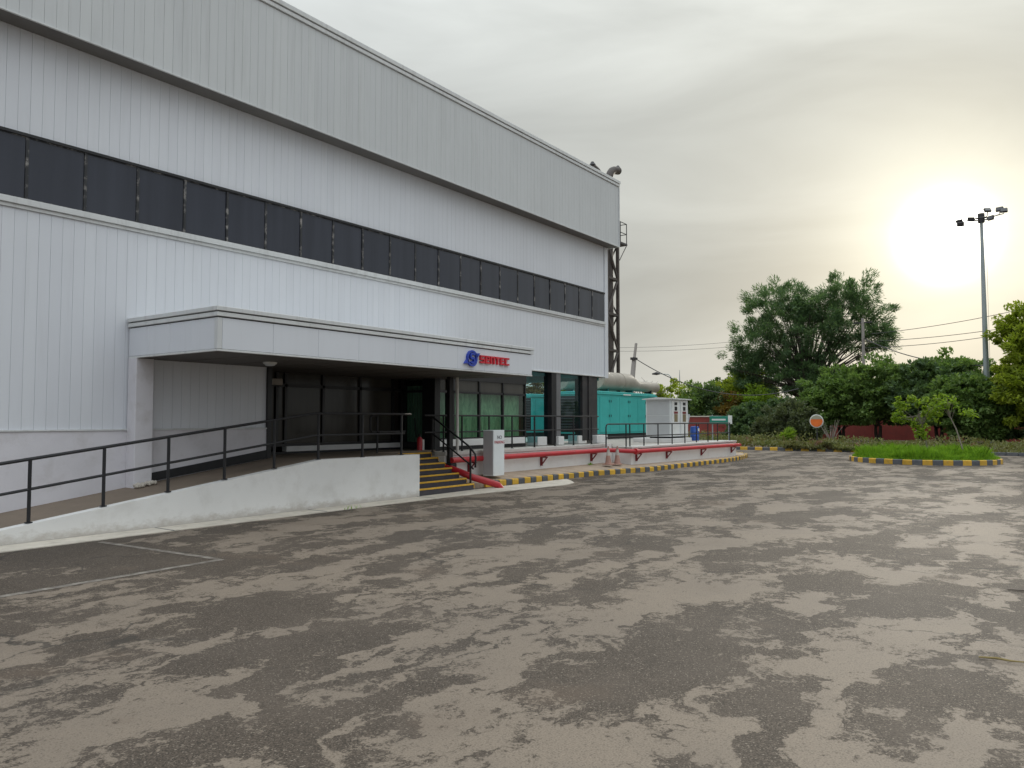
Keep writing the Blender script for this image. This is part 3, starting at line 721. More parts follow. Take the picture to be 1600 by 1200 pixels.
# ------------------------------------------------------------------ small items by the entrance
def text_mesh(s, size, depth=.002):
    cu = bpy.data.curves.new('lettering', 'FONT'); cu.body = s; cu.size = size; cu.extrude = depth; cu.align_x = 'CENTER'
    ob = bpy.data.objects.new('lettering', cu); COL.objects.link(ob)
    me = bpy.data.meshes.new_from_object(ob.evaluated_get(bpy.context.evaluated_depsgraph_get()))
    bpy.data.objects.remove(ob); me.materials.clear(); return me
sp = thing('sign_pillar', 'white box pillar with small red lettering standing on the pavement', 'sign pillar', (16.2, 12.1, .24))
t = MB(); t.box(15.98, 16.46, 12.08, 12.42, .24, 1.43, .006); t.build('body', 'signwhite', sp)
t = MB(); t.box(15.974, 15.979, 12.10, 12.41, .27, 1.415); t.build('side_panel', 'signgrey', sp)
for s, z, sz, mt in (('NO', 1.20, .13, 'inkgrey'), ('PARKING', 1.08, .105, 'inkred')):
    me = text_mesh(s, sz); me.materials.append(M[mt]); o = link('lettering', me, sp, Vector((16.24, 12.076, z))-sp.location); o.rotation_euler = (R(90), 0, 0)

def cone_shape():
    c_ = thing('traffic_cone', 'faded', 'traffic cone', (0, 0, 0), 'traffic cones by the plinth')
    t_ = MB(); t_.box(-.15, .15, -.15, .15, 0, .03, .006); t_.build('base', 'cone', c_)
    def lat(z0, z1, r0, r1, nm, mt): m_ = MB(); m_.tube([(0, 0, z0), (0, 0, z1)], [r0, r1], 14); m_.build(nm, mt, c_, smooth=True)
    lat(.03, .30, .105, .068, 'cone_body', 'cone'); lat(.30, .48, .069, .042, 'reflective_band', 'conewhite'); lat(.48, .60, .042, .022, 'cone_tip', 'cone')
    return c_
c1 = cone_shape(); c1.location = (22.05, 12.02, .25); c1['label'] = 'faded traffic cone nearer the canopy, left of the pair'
c2 = copy_tree(c1, None, (22.63, 12.0, .24)); c2['label'] = 'faded traffic cone nearer the generators, right of the pair'; c2.rotation_euler.z = .4

fe = thing('fire_extinguisher', 'small red fire extinguisher standing by the entrance door', 'fire extinguisher', (14.55, 13.35, .9))
t = MB(); t.tube([(14.55, 13.35, .9), (14.55, 13.35, 1.22), (14.55, 13.35, 1.27)], [.07, .07, .03], 12); t.build('cylinder', 'red', fe, smooth=True)
t = MB(); t.tube([(14.55, 13.35, 1.27), (14.55, 13.35, 1.34)], .03, 8); t.build('valve', 'black', fe)
t = MB(); t.tube([(14.66, 13.35, .9), (14.66, 13.35, 1.2)], .045, 10); t.build('hose_holder', 'plate', fe)
ac = thing('air_curtain', 'beige air curtain box above the left entrance door', 'air curtain', (10.4, 14.2, 2.5))
t = MB(); t.box(9.92, 10.95, 14.16, 14.35, 2.47, 2.62, .02); t.build('body', 'beige', ac)
t = MB(); t.box(9.98, 10.9, 14.18, 14.30, 2.462, 2.469); t.build('outlet_slot', 'black', ac)
cl = thing('ceiling_light', 'small round ceiling light under the canopy corner', 'light', (8.9, 11.9, 2.74))
t = MB(); t.tube([(8.9, 11.9, 2.765), (8.9, 11.9, 2.73)], [.13, .12], 16); t.build('housing', 'pole_white', cl, smooth=True)
t = MB(); t.tube([(8.9, 11.9, 2.73), (8.9, 11.9, 2.70), (8.9, 11.9, 2.69)], [.105, .08, .02], 16); t.build('lens', 'signgrey', cl, smooth=True)

# ------------------------------------------------------------------ generators
def generator(x0, y0, L, Wd, label, tank=True):
    z0 = .78; zt = 3.06
    g_ = thing('diesel_generator', label, 'generator', (x0, y0, z0), 'green generators beside the building')
    t_ = MB(); t_.box(x0, x0+L, y0, y0+Wd, z0+.26, zt-.16); t_.build('enclosure', 'teal', g_)
    t_ = MB(); t_.box(x0-.05, x0+L+.05, y0-.05, y0+Wd+.05, zt-.156, zt-.09, .01).box(x0+.0, x0+L, y0, y0+Wd, zt-.088, zt, .02); t_.build('roof', 'teal', g_)
    t_ = MB(); t_.box(x0+.05, x0+L-.05, y0+.08, y0+Wd-.08, z0, z0+.25); t_.build('base_frame', 'black', g_)
    # doors along the front
    k_ = 6; dw = (L-.5)/k_
    for i in range(k_):
        d_ = MB(); d_.box(x0+.3+i*dw, x0+.3+(i+1)*dw-.025, y0-.022, y0-.002, z0+.34, zt-.28, .006); dd = d_.build('door', 'teal', g_)
        hx = x0+.3+(i+1)*dw-.12 if i % 2 == 0 else x0+.3+i*dw+.07
        for zz in (z0+1.05, z0+1.75):
            h_ = MB(); h_.box(hx, hx+.035, y0-.045, y0-.0225, zz, zz+.12, .004); h_.build('handle', 'black', dd)
    # radiator end: dark louvre
    lv = MB(); lv.box(x0-.012, x0-.002, y0+.08, y0+Wd-.08, z0+.34, zt-.22); gr = lv.build('radiator_grille', 'black', g_)
    for i in range(12):
        s_ = MB(); zz = z0+.42+i*.135
        s_.prism([(x0-.07, zz), (x0-.013, zz+.05), (x0-.013, zz+.06), (x0-.07, zz+.012)], 'y', y0+.1, y0+Wd-.1); s_.build('louvre', 'darkmetal', gr)
    pm = MB(); pm.box(x0+2.6, x0+3.4, y0-.058, y0-.0505, zt-.150, zt-.098); pm.build('name_plate', 'plate', g_)
    return g_
generator(31.35, 17.7, 6.4, 2.4, 'long green generator enclosure nearest the building corner')
generator(33.25, 22.6, 6.4, 1.8, 'green generator enclosure seen behind the dark glass bay')
def silencer(x0, y, zc, label):
    s_ = thing('exhaust_silencer', label, 'silencer', (x0, y, 3.06), 'exhaust silencers on the generators')
    t_ = MB(); t_.tube([(x0, y, zc), (x0+.03, y, zc), (x0+3.3, y, zc), (x0+4.3, y, zc-.16), (x0+6.6, y, zc-.16), (x0+6.62, y, zc-.16)], [.42, .44, .44, .27, .27, .2], 22); t_.build('drum', 'galv', s_, smooth=True)
    t_ = MB(); t_.tube([(x0+.05, y, zc), (x0+.12, y, zc)], .46, 22); t_.tube([(x0+2.2, y, zc), (x0+2.26, y, zc)], .455, 22); t_.build('band', 'galv', s_, smooth=True)
    for dx in (.8, 3.4, 5.6):
        t_ = MB(); t_.box(x0+dx, x0+dx+.09, y-.2, y+.2, 3.06, zc-.14); t_.build('support', 'tealdark' if dx < 5 else 'black', s_)
    return s_
silencer(32.4, 18.3, 3.62, 'dull metal exhaust silencer drum above the nearest generator')
silencer(31.5, 19.75, 3.60, 'second exhaust silencer drum glimpsed through the glass bay')

# metering cabinet
CB = thing('metering_cabinet', 'white outdoor electrical cabinet with two metered doors', 'cabinet', (29, 12.95, .78))
x0, x1, y0, y1 = 29.0, 30.75, 12.95, 14.05
t = MB(); t.box(x0-.1, x1+.1, y0-.12, y1+.55, .78, .95, .01); t.build('plinth', 'whitewall', CB)
t = MB(); t.box(x0+.15, x1-.1, y0+.1, y1-.1, .952, 1.02); t.build('feet', 'black', CB)
t = MB(); t.box(x0, x1, y0, y1, 1.02, 2.53, .008); t.build('body', 'cabinet', CB)
t = MB(); t.prism([(y0-.12, 2.53), (y1+.12, 2.53), (y1+.12, 2.56), ((y0+y1)/2, 2.62), (y0-.12, 2.57)], 'x', x0-.12, x1+.12); t.build('roof', 'trim', CB)
t = MB(); t.box(x0-.008, x0-.001, y0+.06, y1-.06, 1.08, 1.86).box(x0-.008, x0-.001, y0+.06, y1-.06, 1.88, 2.48); t.build('side_panel', 'signgrey', CB)
for dx in (.10, .95):
    d_ = MB(); d_.box(x0+dx, x0+dx+.68, y0-.03, y0-.001, 1.06, 2.49, .006); dd = d_.build('door', 'plate', CB)
    for zz, hh, wd, mt, nm in ((2.30, .12, .26, 'black', 'meter'), (2.08, .16, .24, 'black', 'meter'), (1.95, .09, .36, 'darkred', 'switch_panel'), (1.62, .31, .32, 'metergold', 'window')):
        m_ = MB(); m_.box(x0+dx+.34-wd/2, x0+dx+.34+wd/2, y0-.042, y0-.0305, zz, zz+hh, .003); m_.build(nm, mt, dd)
# dark small panel and stand right of the cabinet, barrels
for i, x, y, lab in ((1, 32.6, 13.42, 'blue plastic barrel with a pale sticker behind the handrail beside the cabinet'),):
    b_ = thing('plastic_barrel', lab, 'barrel', (x, y, .78))
    r_ = .19; pr = [(0, .97), (.04, 1.), (.18, 1.), (.2, 1.06), (.22, 1.), (.38, 1.), (.4, 1.06), (.42, 1.), (.56, 1.), (.62, .93), (.63, .6)]
    m_ = MB(); m_.tube([(x, y, .78+z) for z, _ in pr], [r_*k_ for _, k_ in pr], 18); m_.build('body', 'blue', b_, smooth=True)
    m_ = MB(); m_.tube([(x+.06, y, 1.40), (x+.06, y, 1.43)], .03, 8); m_.build('cap', 'blue', b_)
    if i: m_ = MB(); m_.box(x-.10, x+.02, y-.215, y-.19, 1.20, 1.32); m_.build('label_sticker', 'plate', b_)
hb = thing('hose_box', 'grey tilted top control box on a red post behind the cabinet', 'control box', (31.9, 13.8, .78))
t = MB(); t.box(31.8, 32.0, 13.7, 13.9, .78, 1.5); t.build('post', 'brick_red', hb)
t = MB(); t.prism([(31.7, 1.5), (32.1, 1.5), (32.3, 1.95), (31.7, 1.95)], 'y', 13.5, 14.0); t.build('box', 'signgrey', hb)

# ------------------------------------------------------------------ exhaust stack tower
TW = thing('exhaust_tower', 'tall dark steel lattice tower carrying exhaust pipes beside the building', 'tower', (34.8, 18.9, .78))
tx0, tx1, ty0, ty1 = 34.25, 35.42, 18.7, 19.7
tz1 = 13.2
for xx, yy in ((tx0, ty0), (tx1, ty0), (tx0, ty1), (tx1, ty1)):
    t = MB(); t.box(xx-.07, xx+.07, yy-.07, yy+.07, 3.08, tz1); t.build('tower_leg', 'rustmetal', TW)
z = 3.4; k = 0
while z < tz1-.2:
    br = MB(); z2 = min(z+1.85, tz1)
    for yy in (ty0, ty1): br.box(tx0, tx1, yy-.05, yy+.05, z2-.06, z2+.06)
    for xx in (tx0, tx1): br.box(xx-.05, xx+.05, ty0, ty1, z2-.06, z2+.06)
    br.build('tower_brace', 'rustmetal', TW)
    br = MB(); zm = (z+z2)/2
    if k % 2 == 0:
        br.tube([(tx0, ty0, z), (tx1, ty0, z2)], .07, 5).tube([(tx1, ty1, z), (tx0, ty1, z2)], .045, 5).tube([(tx1, ty0, z), (tx1, ty1, z2)], .045, 5)
    else:
        br.tube([(tx1, ty0, z), (tx0, ty0, z2)], .07, 5).tube([(tx0, ty1, z), (tx1, ty1, z2)], .045, 5).tube([(tx1, ty1, z), (tx1, ty0, z2)], .045, 5)
    br.build('tower_brace', 'rustmetal', TW); z = z2; k += 1
def stack(x, y, zt, dirx, r_):
    t_ = MB(); bend = [(x, y, 3.3), (x, y, 6), (x, y, 10), (x, y, zt)]+[(x+dirx*(.75-.75*math.cos(a)), y, zt+.75*math.sin(a)) for a in (R(15), R(35), R(55), R(75))]+[(x+dirx*1.05, y, zt+.82)]
    t_.tube(bend, r_, 14); t_.build('exhaust_pipe', 'rustmetal', TW, smooth=True)
    t_ = MB(); t_.tube([(x+dirx*.98, y, zt+.92), (x+dirx*1.0, y, zt+1.08)], [.17, .06], 8); t_.build('rain_flap', 'darkmetal', TW)
stack(35.0, 18.95, 14.1, 1, .2); stack(34.72, 19.2, 13.75, -1, .18)
t = MB(); t.box(35.45, 36.35, 18.6, 19.8, 10.9, 11.0)
cg = t.build('access_cage', 'darkmetal', TW)
t = MB()
for xx, yy in ((36.3, 18.62), (36.3, 19.75), (35.6, 18.62)): t.tube([(xx, yy, 11.0), (xx, yy, 12.05)], .025, 6)
for zz in (11.5, 12.05): t.tube([(35.5, 18.62, zz), (36.3, 18.62, zz), (36.3, 19.75, zz), (35.5, 19.75, zz)], .022, 6)
t.tube([(36.3, 18.62, 10.9), (35.5, 18.62, 10.0)], .025, 6); t.build('cage_rail', 'darkmetal', cg)

# ------------------------------------------------------------------ roundabout island
IC = (35.25, 4.75); IR = 2.75
isl = thing('island_kerb', 'round yellow and grey striped kerb of the grass island', None, (IC[0], IC[1], 0), kind='structure')
n = 50
kerb_run(isl, [Vector((IC[0]+IR*math.cos(2*math.pi*i/n), IC[1]+IR*math.sin(2*math.pi*i/n), 0)) for i in range(n+1)], .19, .15, every=0)
m = MB(); m.add([(IC[0]+(IR-.14)*math.cos(2*math.pi*i/40), IC[1]+(IR-.14)*math.sin(2*math.pi*i/40), .13) for i in range(40)], [tuple(range(40))])
tag(m.build('island_soil', 'soil'), 'soil of the small round grass island', kind='structure')

def fast_mesh(name, V, F, mat):
    """V (n,3), F (m,k) arrays -> mesh"""
    me = bpy.data.meshes.new(name); k_ = F.shape[1]
    me.vertices.add(len(V)); me.vertices.foreach_set('co', V.astype(np.float32).ravel())
    me.loops.add(F.size); me.loops.foreach_set('vertex_index', F.astype(np.int32).ravel())
    me.polygons.add(len(F)); me.polygons.foreach_set('loop_start', np.arange(0, F.size, k_, dtype=np.int32))
    me.materials.append(M[mat]); me.update(calc_edges=True); me.validate(); return me
def blades(P, h, wd, lean, mat, name):
    n_ = len(P); a = RNG.uniform(0, 6.283, n_); hh = h*RNG.uniform(.55, 1.15, n_)
    sx, sy = np.cos(a)*wd, np.sin(a)*wd; lx, ly = RNG.normal(0, lean, n_)*hh, RNG.normal(0, lean, n_)*hh
    b0 = P+np.c_[sx, sy, 0*a]; b1 = P-np.c_[sx, sy, 0*a]; mid = P+np.c_[lx*.45, ly*.45, hh*.6]; tip = P+np.c_[lx*1.2, ly*1.2, hh]
    V = np.stack([b0, b1, mid-np.c_[sx, sy, 0*a]*.7, tip, mid+np.c_[sx, sy, 0*a]*.7], 1).reshape(-1, 3)
    F = np.arange(n_*5).reshape(-1, 5)
    return fast_mesh(name, V, F, mat)
n = 26000; rr = (IR-.12)*np.sqrt(RNG.uniform(0, 1, n)); aa = RNG.uniform(0, 6.283, n)
bump_ = .75+.35*np.sin(aa*5+rr*2)*np.cos(rr*3.1)
P = np.c_[IC[0]+rr*np.cos(aa), IC[1]+rr*np.sin(aa), np.full(n, .13)]
edge_f = np.clip((IR-.1-rr)/.35, .35, 1)
me = blades(P, .54*edge_f*bump_, .012, .28, 'grass', 'tall_grass')
tag(link('tall_grass', me), 'tall bright green grass growing on the round island', kind='stuff')

# ------------------------------------------------------------------ vegetation generator
def leaves(C, D, size, asp, spread_dir):
    """one diamond leaf per centre C; D preferred axis"""
    n_ = len(C)
    ax = D+RNG.normal(0, spread_dir, (n_, 3)); ax /= np.linalg.norm(ax, axis=1)[:, None]+1e-9
    q = RNG.normal(0, .55, (n_, 3))+np.array([0, 0, 1.0]); sd = np.cross(ax, q); sd /= np.linalg.norm(sd, axis=1)[:, None]+1e-9
    L = size*RNG.uniform(.6, 1.3, n_)[:, None]; Wd = L*asp
    V = np.stack([C-ax*L*.5, C+sd*Wd*.5+ax*L*.05, C+ax*L*.5, C-sd*Wd*.5+ax*L*.05], 1).reshape(-1, 3)
    return V, np.arange(n_*4).reshape(-1, 4)
def crown_points(lobes, n_leaf, nclump, clump_r, flat=.7, bias=.35):
    """leaf positions: clumps set mostly near the skin of each lobe ellipsoid"""
    vol = np.array([(l[3]*l[4]*l[5])**(2/3) for l in lobes]); vol /= vol.sum()
    C, D, cl_c = [], [], []
    for l, f in zip(lobes, vol):
        k_ = max(4, int(nclump*f)); c = np.array(l[:3]); r_ = np.array(l[3:6])
        u = RNG.normal(0, 1, (k_, 3)); u /= np.linalg.norm(u, axis=1)[:, None]
        rad = RNG.uniform(bias, 1, k_)**.6
        cc = c+u*rad[:, None]*r_*RNG.uniform(.85, 1.12, (k_, 1)); cl_c.append(cc)
        m_ = max(3, int(n_leaf*f/k_))
        for q, uu in zip(cc, u):
            s = clump_r*RNG.uniform(.6, 1.4)
            o = RNG.normal(0, 1, (m_, 3)); o /= np.linalg.norm(o, axis=1)[:, None]; o *= (RNG.uniform(0, 1, (m_, 1))**.45)*s
            o[:, 2] *= flat
            C.append(q+o); D.append(np.tile(uu+np.array([0, 0, .15]), (m_, 1))+o/s*.8)
    return np.concatenate(C), np.concatenate(D), np.concatenate(cl_c)
def plant(name, label, cat, base, lobes, n_leaf, nclump, clump_r, leaf, asp, mat, bark='bark', trunk_r=.15, stems=1, limbs=14, group=None, spread=.7, flat=.7, fork=.35, lean=(0, 0), trunk=True, bias=.35, zmin=.05, th=None):
    T = thing(name, label, cat, base, group)
    C, D, cc = crown_points(lobes, n_leaf, nclump, clump_r, flat, bias)
    keep = C[:, 2] > base[2]+zmin; C, D = C[keep], D[keep]
    V, F = leaves(C, D, leaf, asp, spread)
    link('crown', fast_mesh('crown', V-np.array(base), F, mat), T)
    if trunk:
        tb = MB(); bx_, by_, bz = base
        lc = np.array([l[:3] for l in lobes]); top = lc[:, 2].max(); 
        for s in range(stems):
            a = 6.283*s/stems+.6; off = Vector((math.cos(a), math.sin(a), 0))*(.0 if stems == 1 else trunk_r*1.2)
            fz = th if th else bz+(lc[:, 2].mean()-bz)*fork
            p0 = Vector(base)+off; p1 = Vector((bx_+lean[0]+off.x*2.5, by_+lean[1]+off.y*2.5, fz))
            pm = p0.lerp(p1, .5)+Vector((random.uniform(-.1, .1), random.uniform(-.1, .1), 0))*trunk_r*4
            tb.tube([p0-Vector((0, 0, .1)), p0.lerp(pm, .15), pm, p1], [trunk_r*1.35, trunk_r, trunk_r*.9, trunk_r*.75], 8)
            idx = RNG.choice(len(cc), min(len(cc), limbs), replace=False)
            for q in idx:
                e = Vector(cc[q]); 
                if stems > 1 and random.random() < .5: continue
                l_ = (e-p1); m1 = p1+l_*.35+Vector((0, 0, .10*l_.length)); m2 = p1+l_*.7+Vector((0, 0, .06*l_.length))
                r0 = trunk_r*random.uniform(.28, .5)
                tb.tube([p1-Vector((0, 0, trunk_r)), m1, m2, e], [r0, r0*.75, r0*.45, r0*.15], 5)
        tb.build('trunk', bark, T, origin=base, smooth=True)
    return T

# big feathery tree behind the wall
BT = (70.5, 18.4, .1)
lobes = [(70.5, 20.6, 10.0, 3.2, 4.4, 3.7), (70.0, 22.8, 8.8, 2.8, 3.0, 3.0), (71.5, 15.0, 10.4, 3.2, 4.2, 3.2), (70.5, 17.6, 9.6, 2.8, 3.2, 2.9), (70.6, 17.9, 11.9, 2.0, 2.0, 1.7), (71, 12.9, 8.8, 2.2, 1.7, 2.2),
         (70, 24.0, 6.8, 1.8, 1.7, 1.6), (70, 19.4, 5.6, 2.8, 3.8, 2.6), (70, 16.6, 5.0, 2.6, 2.6, 2.2), (70.3, 22.6, 6.2, 2.4, 2.6, 2.2), (70.8, 21.0, 12.6, 2.4, 3.0, 2.0), (71.2, 14.8, 12.5, 2.4, 3.0, 1.9)]
plant('tree', 'large dark feathery tree rising above the hedge and wall', 'tree', BT, lobes, 84000, 700, .58, .38, .17, 'leaf_acacia', trunk_r=.20, stems=5, limbs=70, spread=.5, flat=.85, bias=.20, th=3.6)

# hedge trees along the wall, right of centre
hedge = [  # x, y, base z, radius, height
    ('dense dark green bush tree left of the round mirror', 60.5, 19.6, 2.3, 3.3, 'leaf_dark'),
    ('dark green bush tree under the left side of the big tree', 61.5, 17.2, 2.2, 3.5, 'leaf_dark'),
    ('spreading mid green tree overhanging the wall below the far grey pole', 61, 13.6, 2.9, 5.6, 'leaf_mid'),
    ('dense green tree with brightest top in the middle of the hedge', 60, 10.9, 2.8, 6.2, 'leaf_mid'),
    ('dense dark tree behind the left sapling', 60.5, 8.3, 2.7, 5.9, 'leaf_dark'),
    ('tall bushy green tree just left of the light mast', 60, 6.2, 2.6, 6.2, 'leaf_mid'),
    ('dark green tree filling the hedge beneath the light mast', 61, 4.2, 2.4, 4.6, 'leaf_dark'),
    ('bushy green tree hiding the foot of the light mast', 56.2, 5.0, 2.1, 4.7, 'leaf_mid'),
    ('dense green tree behind the right sapling', 58.5, 6.9, 2.6, 5.6, 'leaf_dark')]
for lab, x, y, r_, h_, mt in hedge:
    base = (x, y, .15); r_ *= 1.12; zc = h_-r_*.72
    lobes = [(x, y, zc, r_*.8, r_, r_*.75), (x-.6, y+.9, zc-.5, r_*.7, r_*.65, r_*.6), (x-.5, y-1.0, zc-.6, r_*.7, r_*.65, r_*.6), (x-1.0, y+.2, zc-1.0, r_*.6, r_*.8, r_*.55)]
    plant('hedge_tree', lab, 'tree', base, lobes, 24000, 330, .42, .30, .5, mt, trunk_r=.13, stems=2, limbs=10, group='trees along the red wall', spread=.8, zmin=1.2 if h_ > 5 else .3)
# yellow-green tree at the right edge
lobes = [(54.5, 2.0, 3.4, 1.4, 1.7, 2.2), (54.3, .3, 3.6, 1.5, 1.8, 2.6), (54.6, 1.4, 5.6, 1.5, 1.7, 1.9), (57.5, 2.1, 4.4, 1.8, 1.9, 2.6), (57, .6, 6.4, 2.0, 2.0, 3.2), (57.5, -1.2, 6.0, 2.2, 2.2, 4.0), (57.6, 2.6, 6.9, 1.2, 1.1, 1.3), (57, -.2, 9.2, 1.7, 1.6, 1.8), (56.5, .4, 3.2, 1.5, 1.9, 1.5), (56.5, 2.6, 3.4, 1.4, 1.6, 1.8), (56.3, 1.2, 2.2, 1.3, 1.8, 1.2), (57, 2.0, 7.6, 1.5, 1.4, 1.6)]
plant('tree', 'tall yellow green leafy tree at the right edge', 'tree', (57.5, 0, .15), lobes, 56000, 560, .45, .28, .5, 'leaf_yellow', trunk_r=.2, stems=2, limbs=26, spread=.8)
# trees and bushes left of the big tree
back = [('rounded pale green tree top behind the barrels', 82, 36.6, 4.6, 6.3, 'leaf_yellow'),
        ('dark leafy tree behind the white cabinet', 69, 27.6, 2.6, 5.2, 'leaf_mid'),
        ('dark green tree right of the white cabinet above the green board', 68.2, 26.0, 1.9, 4.6, 'leaf_dark'),
        ('small round topped dark tree far behind the wall', 88, 31.2, 3.0, 7.0, 'leaf_dark'),
        ('bright yellow green tree left of the big tree', 72, 24.4, 2.9, 6.8, 'leaf_yellow'),
        ('rust brown and green bush above the red wall', 67.5, 23.8, 1.7, 4.2, 'leaf_rust'),
        ('lime green bush tree beside the rust brown bush', 68.0, 22.2, 1.9, 4.8, 'leaf_lime')]
for lab, x, y, r_, h_, mt in back:
    zc = h_-r_*.75
    lobes = [(x, y, zc, r_*.85, r_, r_*.75), (x-.3, y+.6, zc-.9, r_*.7, r_*.8, r_*.7), (x-.3, y-.8, zc-1.2, r_*.8, r_*.8, r_*.8)]
    plant('background_tree', lab, 'tree', (x, y, .12), lobes, int(7000+2300*r_), int(60+34*r_), .6, .32, .5, mt, trunk_r=.14, limbs=10, group='trees beyond the wall', spread=.8, zmin=.9)
# trees seen through the open bay, beyond the generators
for lab, x, y, mt in (('yellow leaved tree glimpsed through the left glass bay', 80, 53.2, 'leaf_rust'), ('green tree glimpsed through the left glass bay', 82, 51.0, 'leaf_lime')):
    lobes = [(x, y, 6.0, 2.6, 2.6, 2.2), (x, y-.8, 4.6, 2.6, 2.6, 2.0)]
    plant('background_tree', lab, 'tree', (x, y, .1), lobes, 6000, 60, .6, .34, .5, mt, trunk_r=.18, limbs=10, group='trees beyond the wall')
# bare twiggy shrub left of the lamp
T = thing('bare_shrub', 'leafless twiggy shrub rising behind the silencer drum', 'shrub', (70, 34.2, .1))
tb = MB()
for i in range(16):
    a = random.uniform(-1.2, 1.2); L = random.uniform(2., 4.4); p0 = Vector((70, 34.2, 3.2)); p1 = p0+Vector((random.uniform(-.5, .5), math.sin(a)*L*.7, math.cos(a)*L*.55+.6))
    tb.tube([p0, p0.lerp(p1, .5)+Vector((0, 0, .15)), p1], [.05, .035, .012], 4)
    for j in range(3):
        q = p0.lerp(p1, random.uniform(.5, .95)); tb.tube([q, q+Vector((random.uniform(-.3, .3), random.uniform(-.7, .7), random.uniform(.1, .6)))], [.02, .008], 4)
tb.tube([(70, 34.2, .1), (70, 34.2, 3.3)], [.12, .06], 6); tb.build('branches', 'bark', T)
# grey green shrub with the round mirror
lobes = [(52.5, 15.0, 1.5, 1.5, 2.0, 1.4), (52.3, 13.7, 1.3, 1.3, 1.3, 1.2), (52.2, 16.4, 1.0, 1.2, 1.1, .9)]
plant('shrub', 'wide grey green shrub in front of the red wall beside the mirror', 'shrub', (52.5, 14.8, .2), lobes, 15000, 120, .4, .22, .45, 'leaf_grey', trunk_r=.05, stems=3, limbs=8, zmin=.02)
lobes = [(48.8, 14.1, .75, .35, .35, .6)]
plant('shrub', 'small upright spiky green plant below the mirror shrub', 'shrub', (48.8, 14.1, .2), lobes, 900, 20, .3, .4, .12, 'leaf_lime', trunk_r=.02, limbs=4, spread=.3, zmin=.0)
lobes = [(55, 4.1, 1.25, .9, 1.0, .6), (55, 3.5, .9, .7, .7, .5)]
plant('shrub', 'flat topped green shrub before the dark wall under the mast', 'shrub', (55, 3.9, .2), lobes, 3600, 50, .35, .22, .5, 'leaf_mid', trunk_r=.05, stems=2, limbs=6)
# dry stems right of the mirror
T = thing('dry_shrub', 'bare brown stems standing beside the round mirror', 'shrub', (49.5, 11.6, .2)); tb = MB()
for i in range(12):
    a = random.uniform(-.6, .6); L = random.uniform(.8, 1.7); tb.tube([(49.5, 11.6, .15), (49.5+random.uniform(-.2, .2), 11.6+math.sin(a)*L*.5, .2+L*.5), (49.5, 11.6+math.sin(a)*L, .2+math.cos(a)*L)], [.028, .02, .008], 4)
tb.build('stems', 'barkpale', T)
# saplings on the island
def sapling(label, base, top, lobes, n_):
    T_ = thing('sapling', label, 'sapling', base, 'saplings on the island')
    tb_ = MB(); b_, t__ = Vector(base), Vector(top); md = b_.lerp(t__, .5)+Vector((0, -.06, .1))
    tb_.tube([b_, md, t__], [.03, .024, .014], 6)
    C, D, cc = crown_points(lobes, n_, 46, .14, 1.1, .1)
    for q in cc[:22]:
        e = Vector(q); f = md.lerp(t__, random.uniform(.3, 1)); tb_.tube([f, f.lerp(e, .6)+Vector((0, 0, .05)), e], [.010, .008, .004], 4)
    tb_.build('trunk', 'barkpale', T_, origin=base, smooth=True)
    V, F = leaves(C, D*np.array([1, 1, -.4]), .15, .5, .7); link('crown', fast_mesh('crown', V-np.array(base), F, 'leaf_lime'), T_)
sapling('left thin sapling with spreading light green leaves on the grass island', (35.3, 4.55, .13), (35.2, 4.9, 1.95), [(35.2, 4.95, 1.85, .6, .8, .6), (35.2, 4.4, 2.35, .5, .5, .45), (35.1, 4.7, 1.25, .4, .45, .4), (35.2, 5.6, 2.25, .4, .35, .4), (35.2, 5.2, 2.6, .4, .4, .3)], 1400)
sapling('right leaning sapling with sparse leaves on the grass island', (35.0, 3.22, .13), (35.0, 3.95, 2.35), [(35.0, 3.85, 2.4, .45, .5, .35), (35, 3.1, 1.95, .3, .4, .2), (35.0, 4.2, 1.9, .3, .35, .3)], 520)

# ground cover in the planting bed
n = 34000
X = 43.5+RNG.uniform(0, 1, n)**1.4*9; Y = RNG.uniform(-12, 22, n); keep = RNG.uniform(0, 1, n) < .55+.45*np.sin(X*1.3+2)*np.cos(Y*.9)
X, Y = X[keep], Y[keep]; X = np.r_[X, 43.05+RNG.uniform(0, 1, 5200)*(.5+.6*np.abs(np.sin(np.arange(5200)*.0))+.5)]; Y = np.r_[Y, 8.0+4.6*RNG.uniform(0, 1, 5200)**.9]
over = np.zeros(len(X)); over[-5200:] = .10+.34*np.clip(np.sin(Y[-5200:]*3.1+np.sin(X[-5200:]*5))*np.sin(Y[-5200:]*1.3+.6), 0, 1)
hgt = over+(.35+.35*np.sin(Y*.7+1)*np.cos(X*.8)+.25*(Y > 13))*np.clip((X-43.3)/1.2, .35, 1)
Z = .12+np.abs(hgt)*RNG.uniform(0, 1, len(X))**.7
C = np.c_[X, Y, Z]; V, F = leaves(C, np.tile(np.array([0, 0, .8]), (len(C), 1)), .20, .45, .8)
tag(link('ground_cover', fast_mesh('ground_cover', V, F, 'cover')), 'low straggly brown and green ground cover along the far kerb', kind='stuff')
# weeds at the foot of the walls and the apron
P = []
for x, y in ((10.2, 11.06), (21.7, 12.5), (21.6, 12.45)):
    for _ in range(14): P.append((x+random.gauss(0, .09), y+random.gauss(0, .03), .01 if y < 12 else .25))
tag(link('weeds', blades(np.array(P), .09, .006, .5, 'grass', 'weeds')), 'small weeds sprouting at the foot of the walls', kind='stuff')

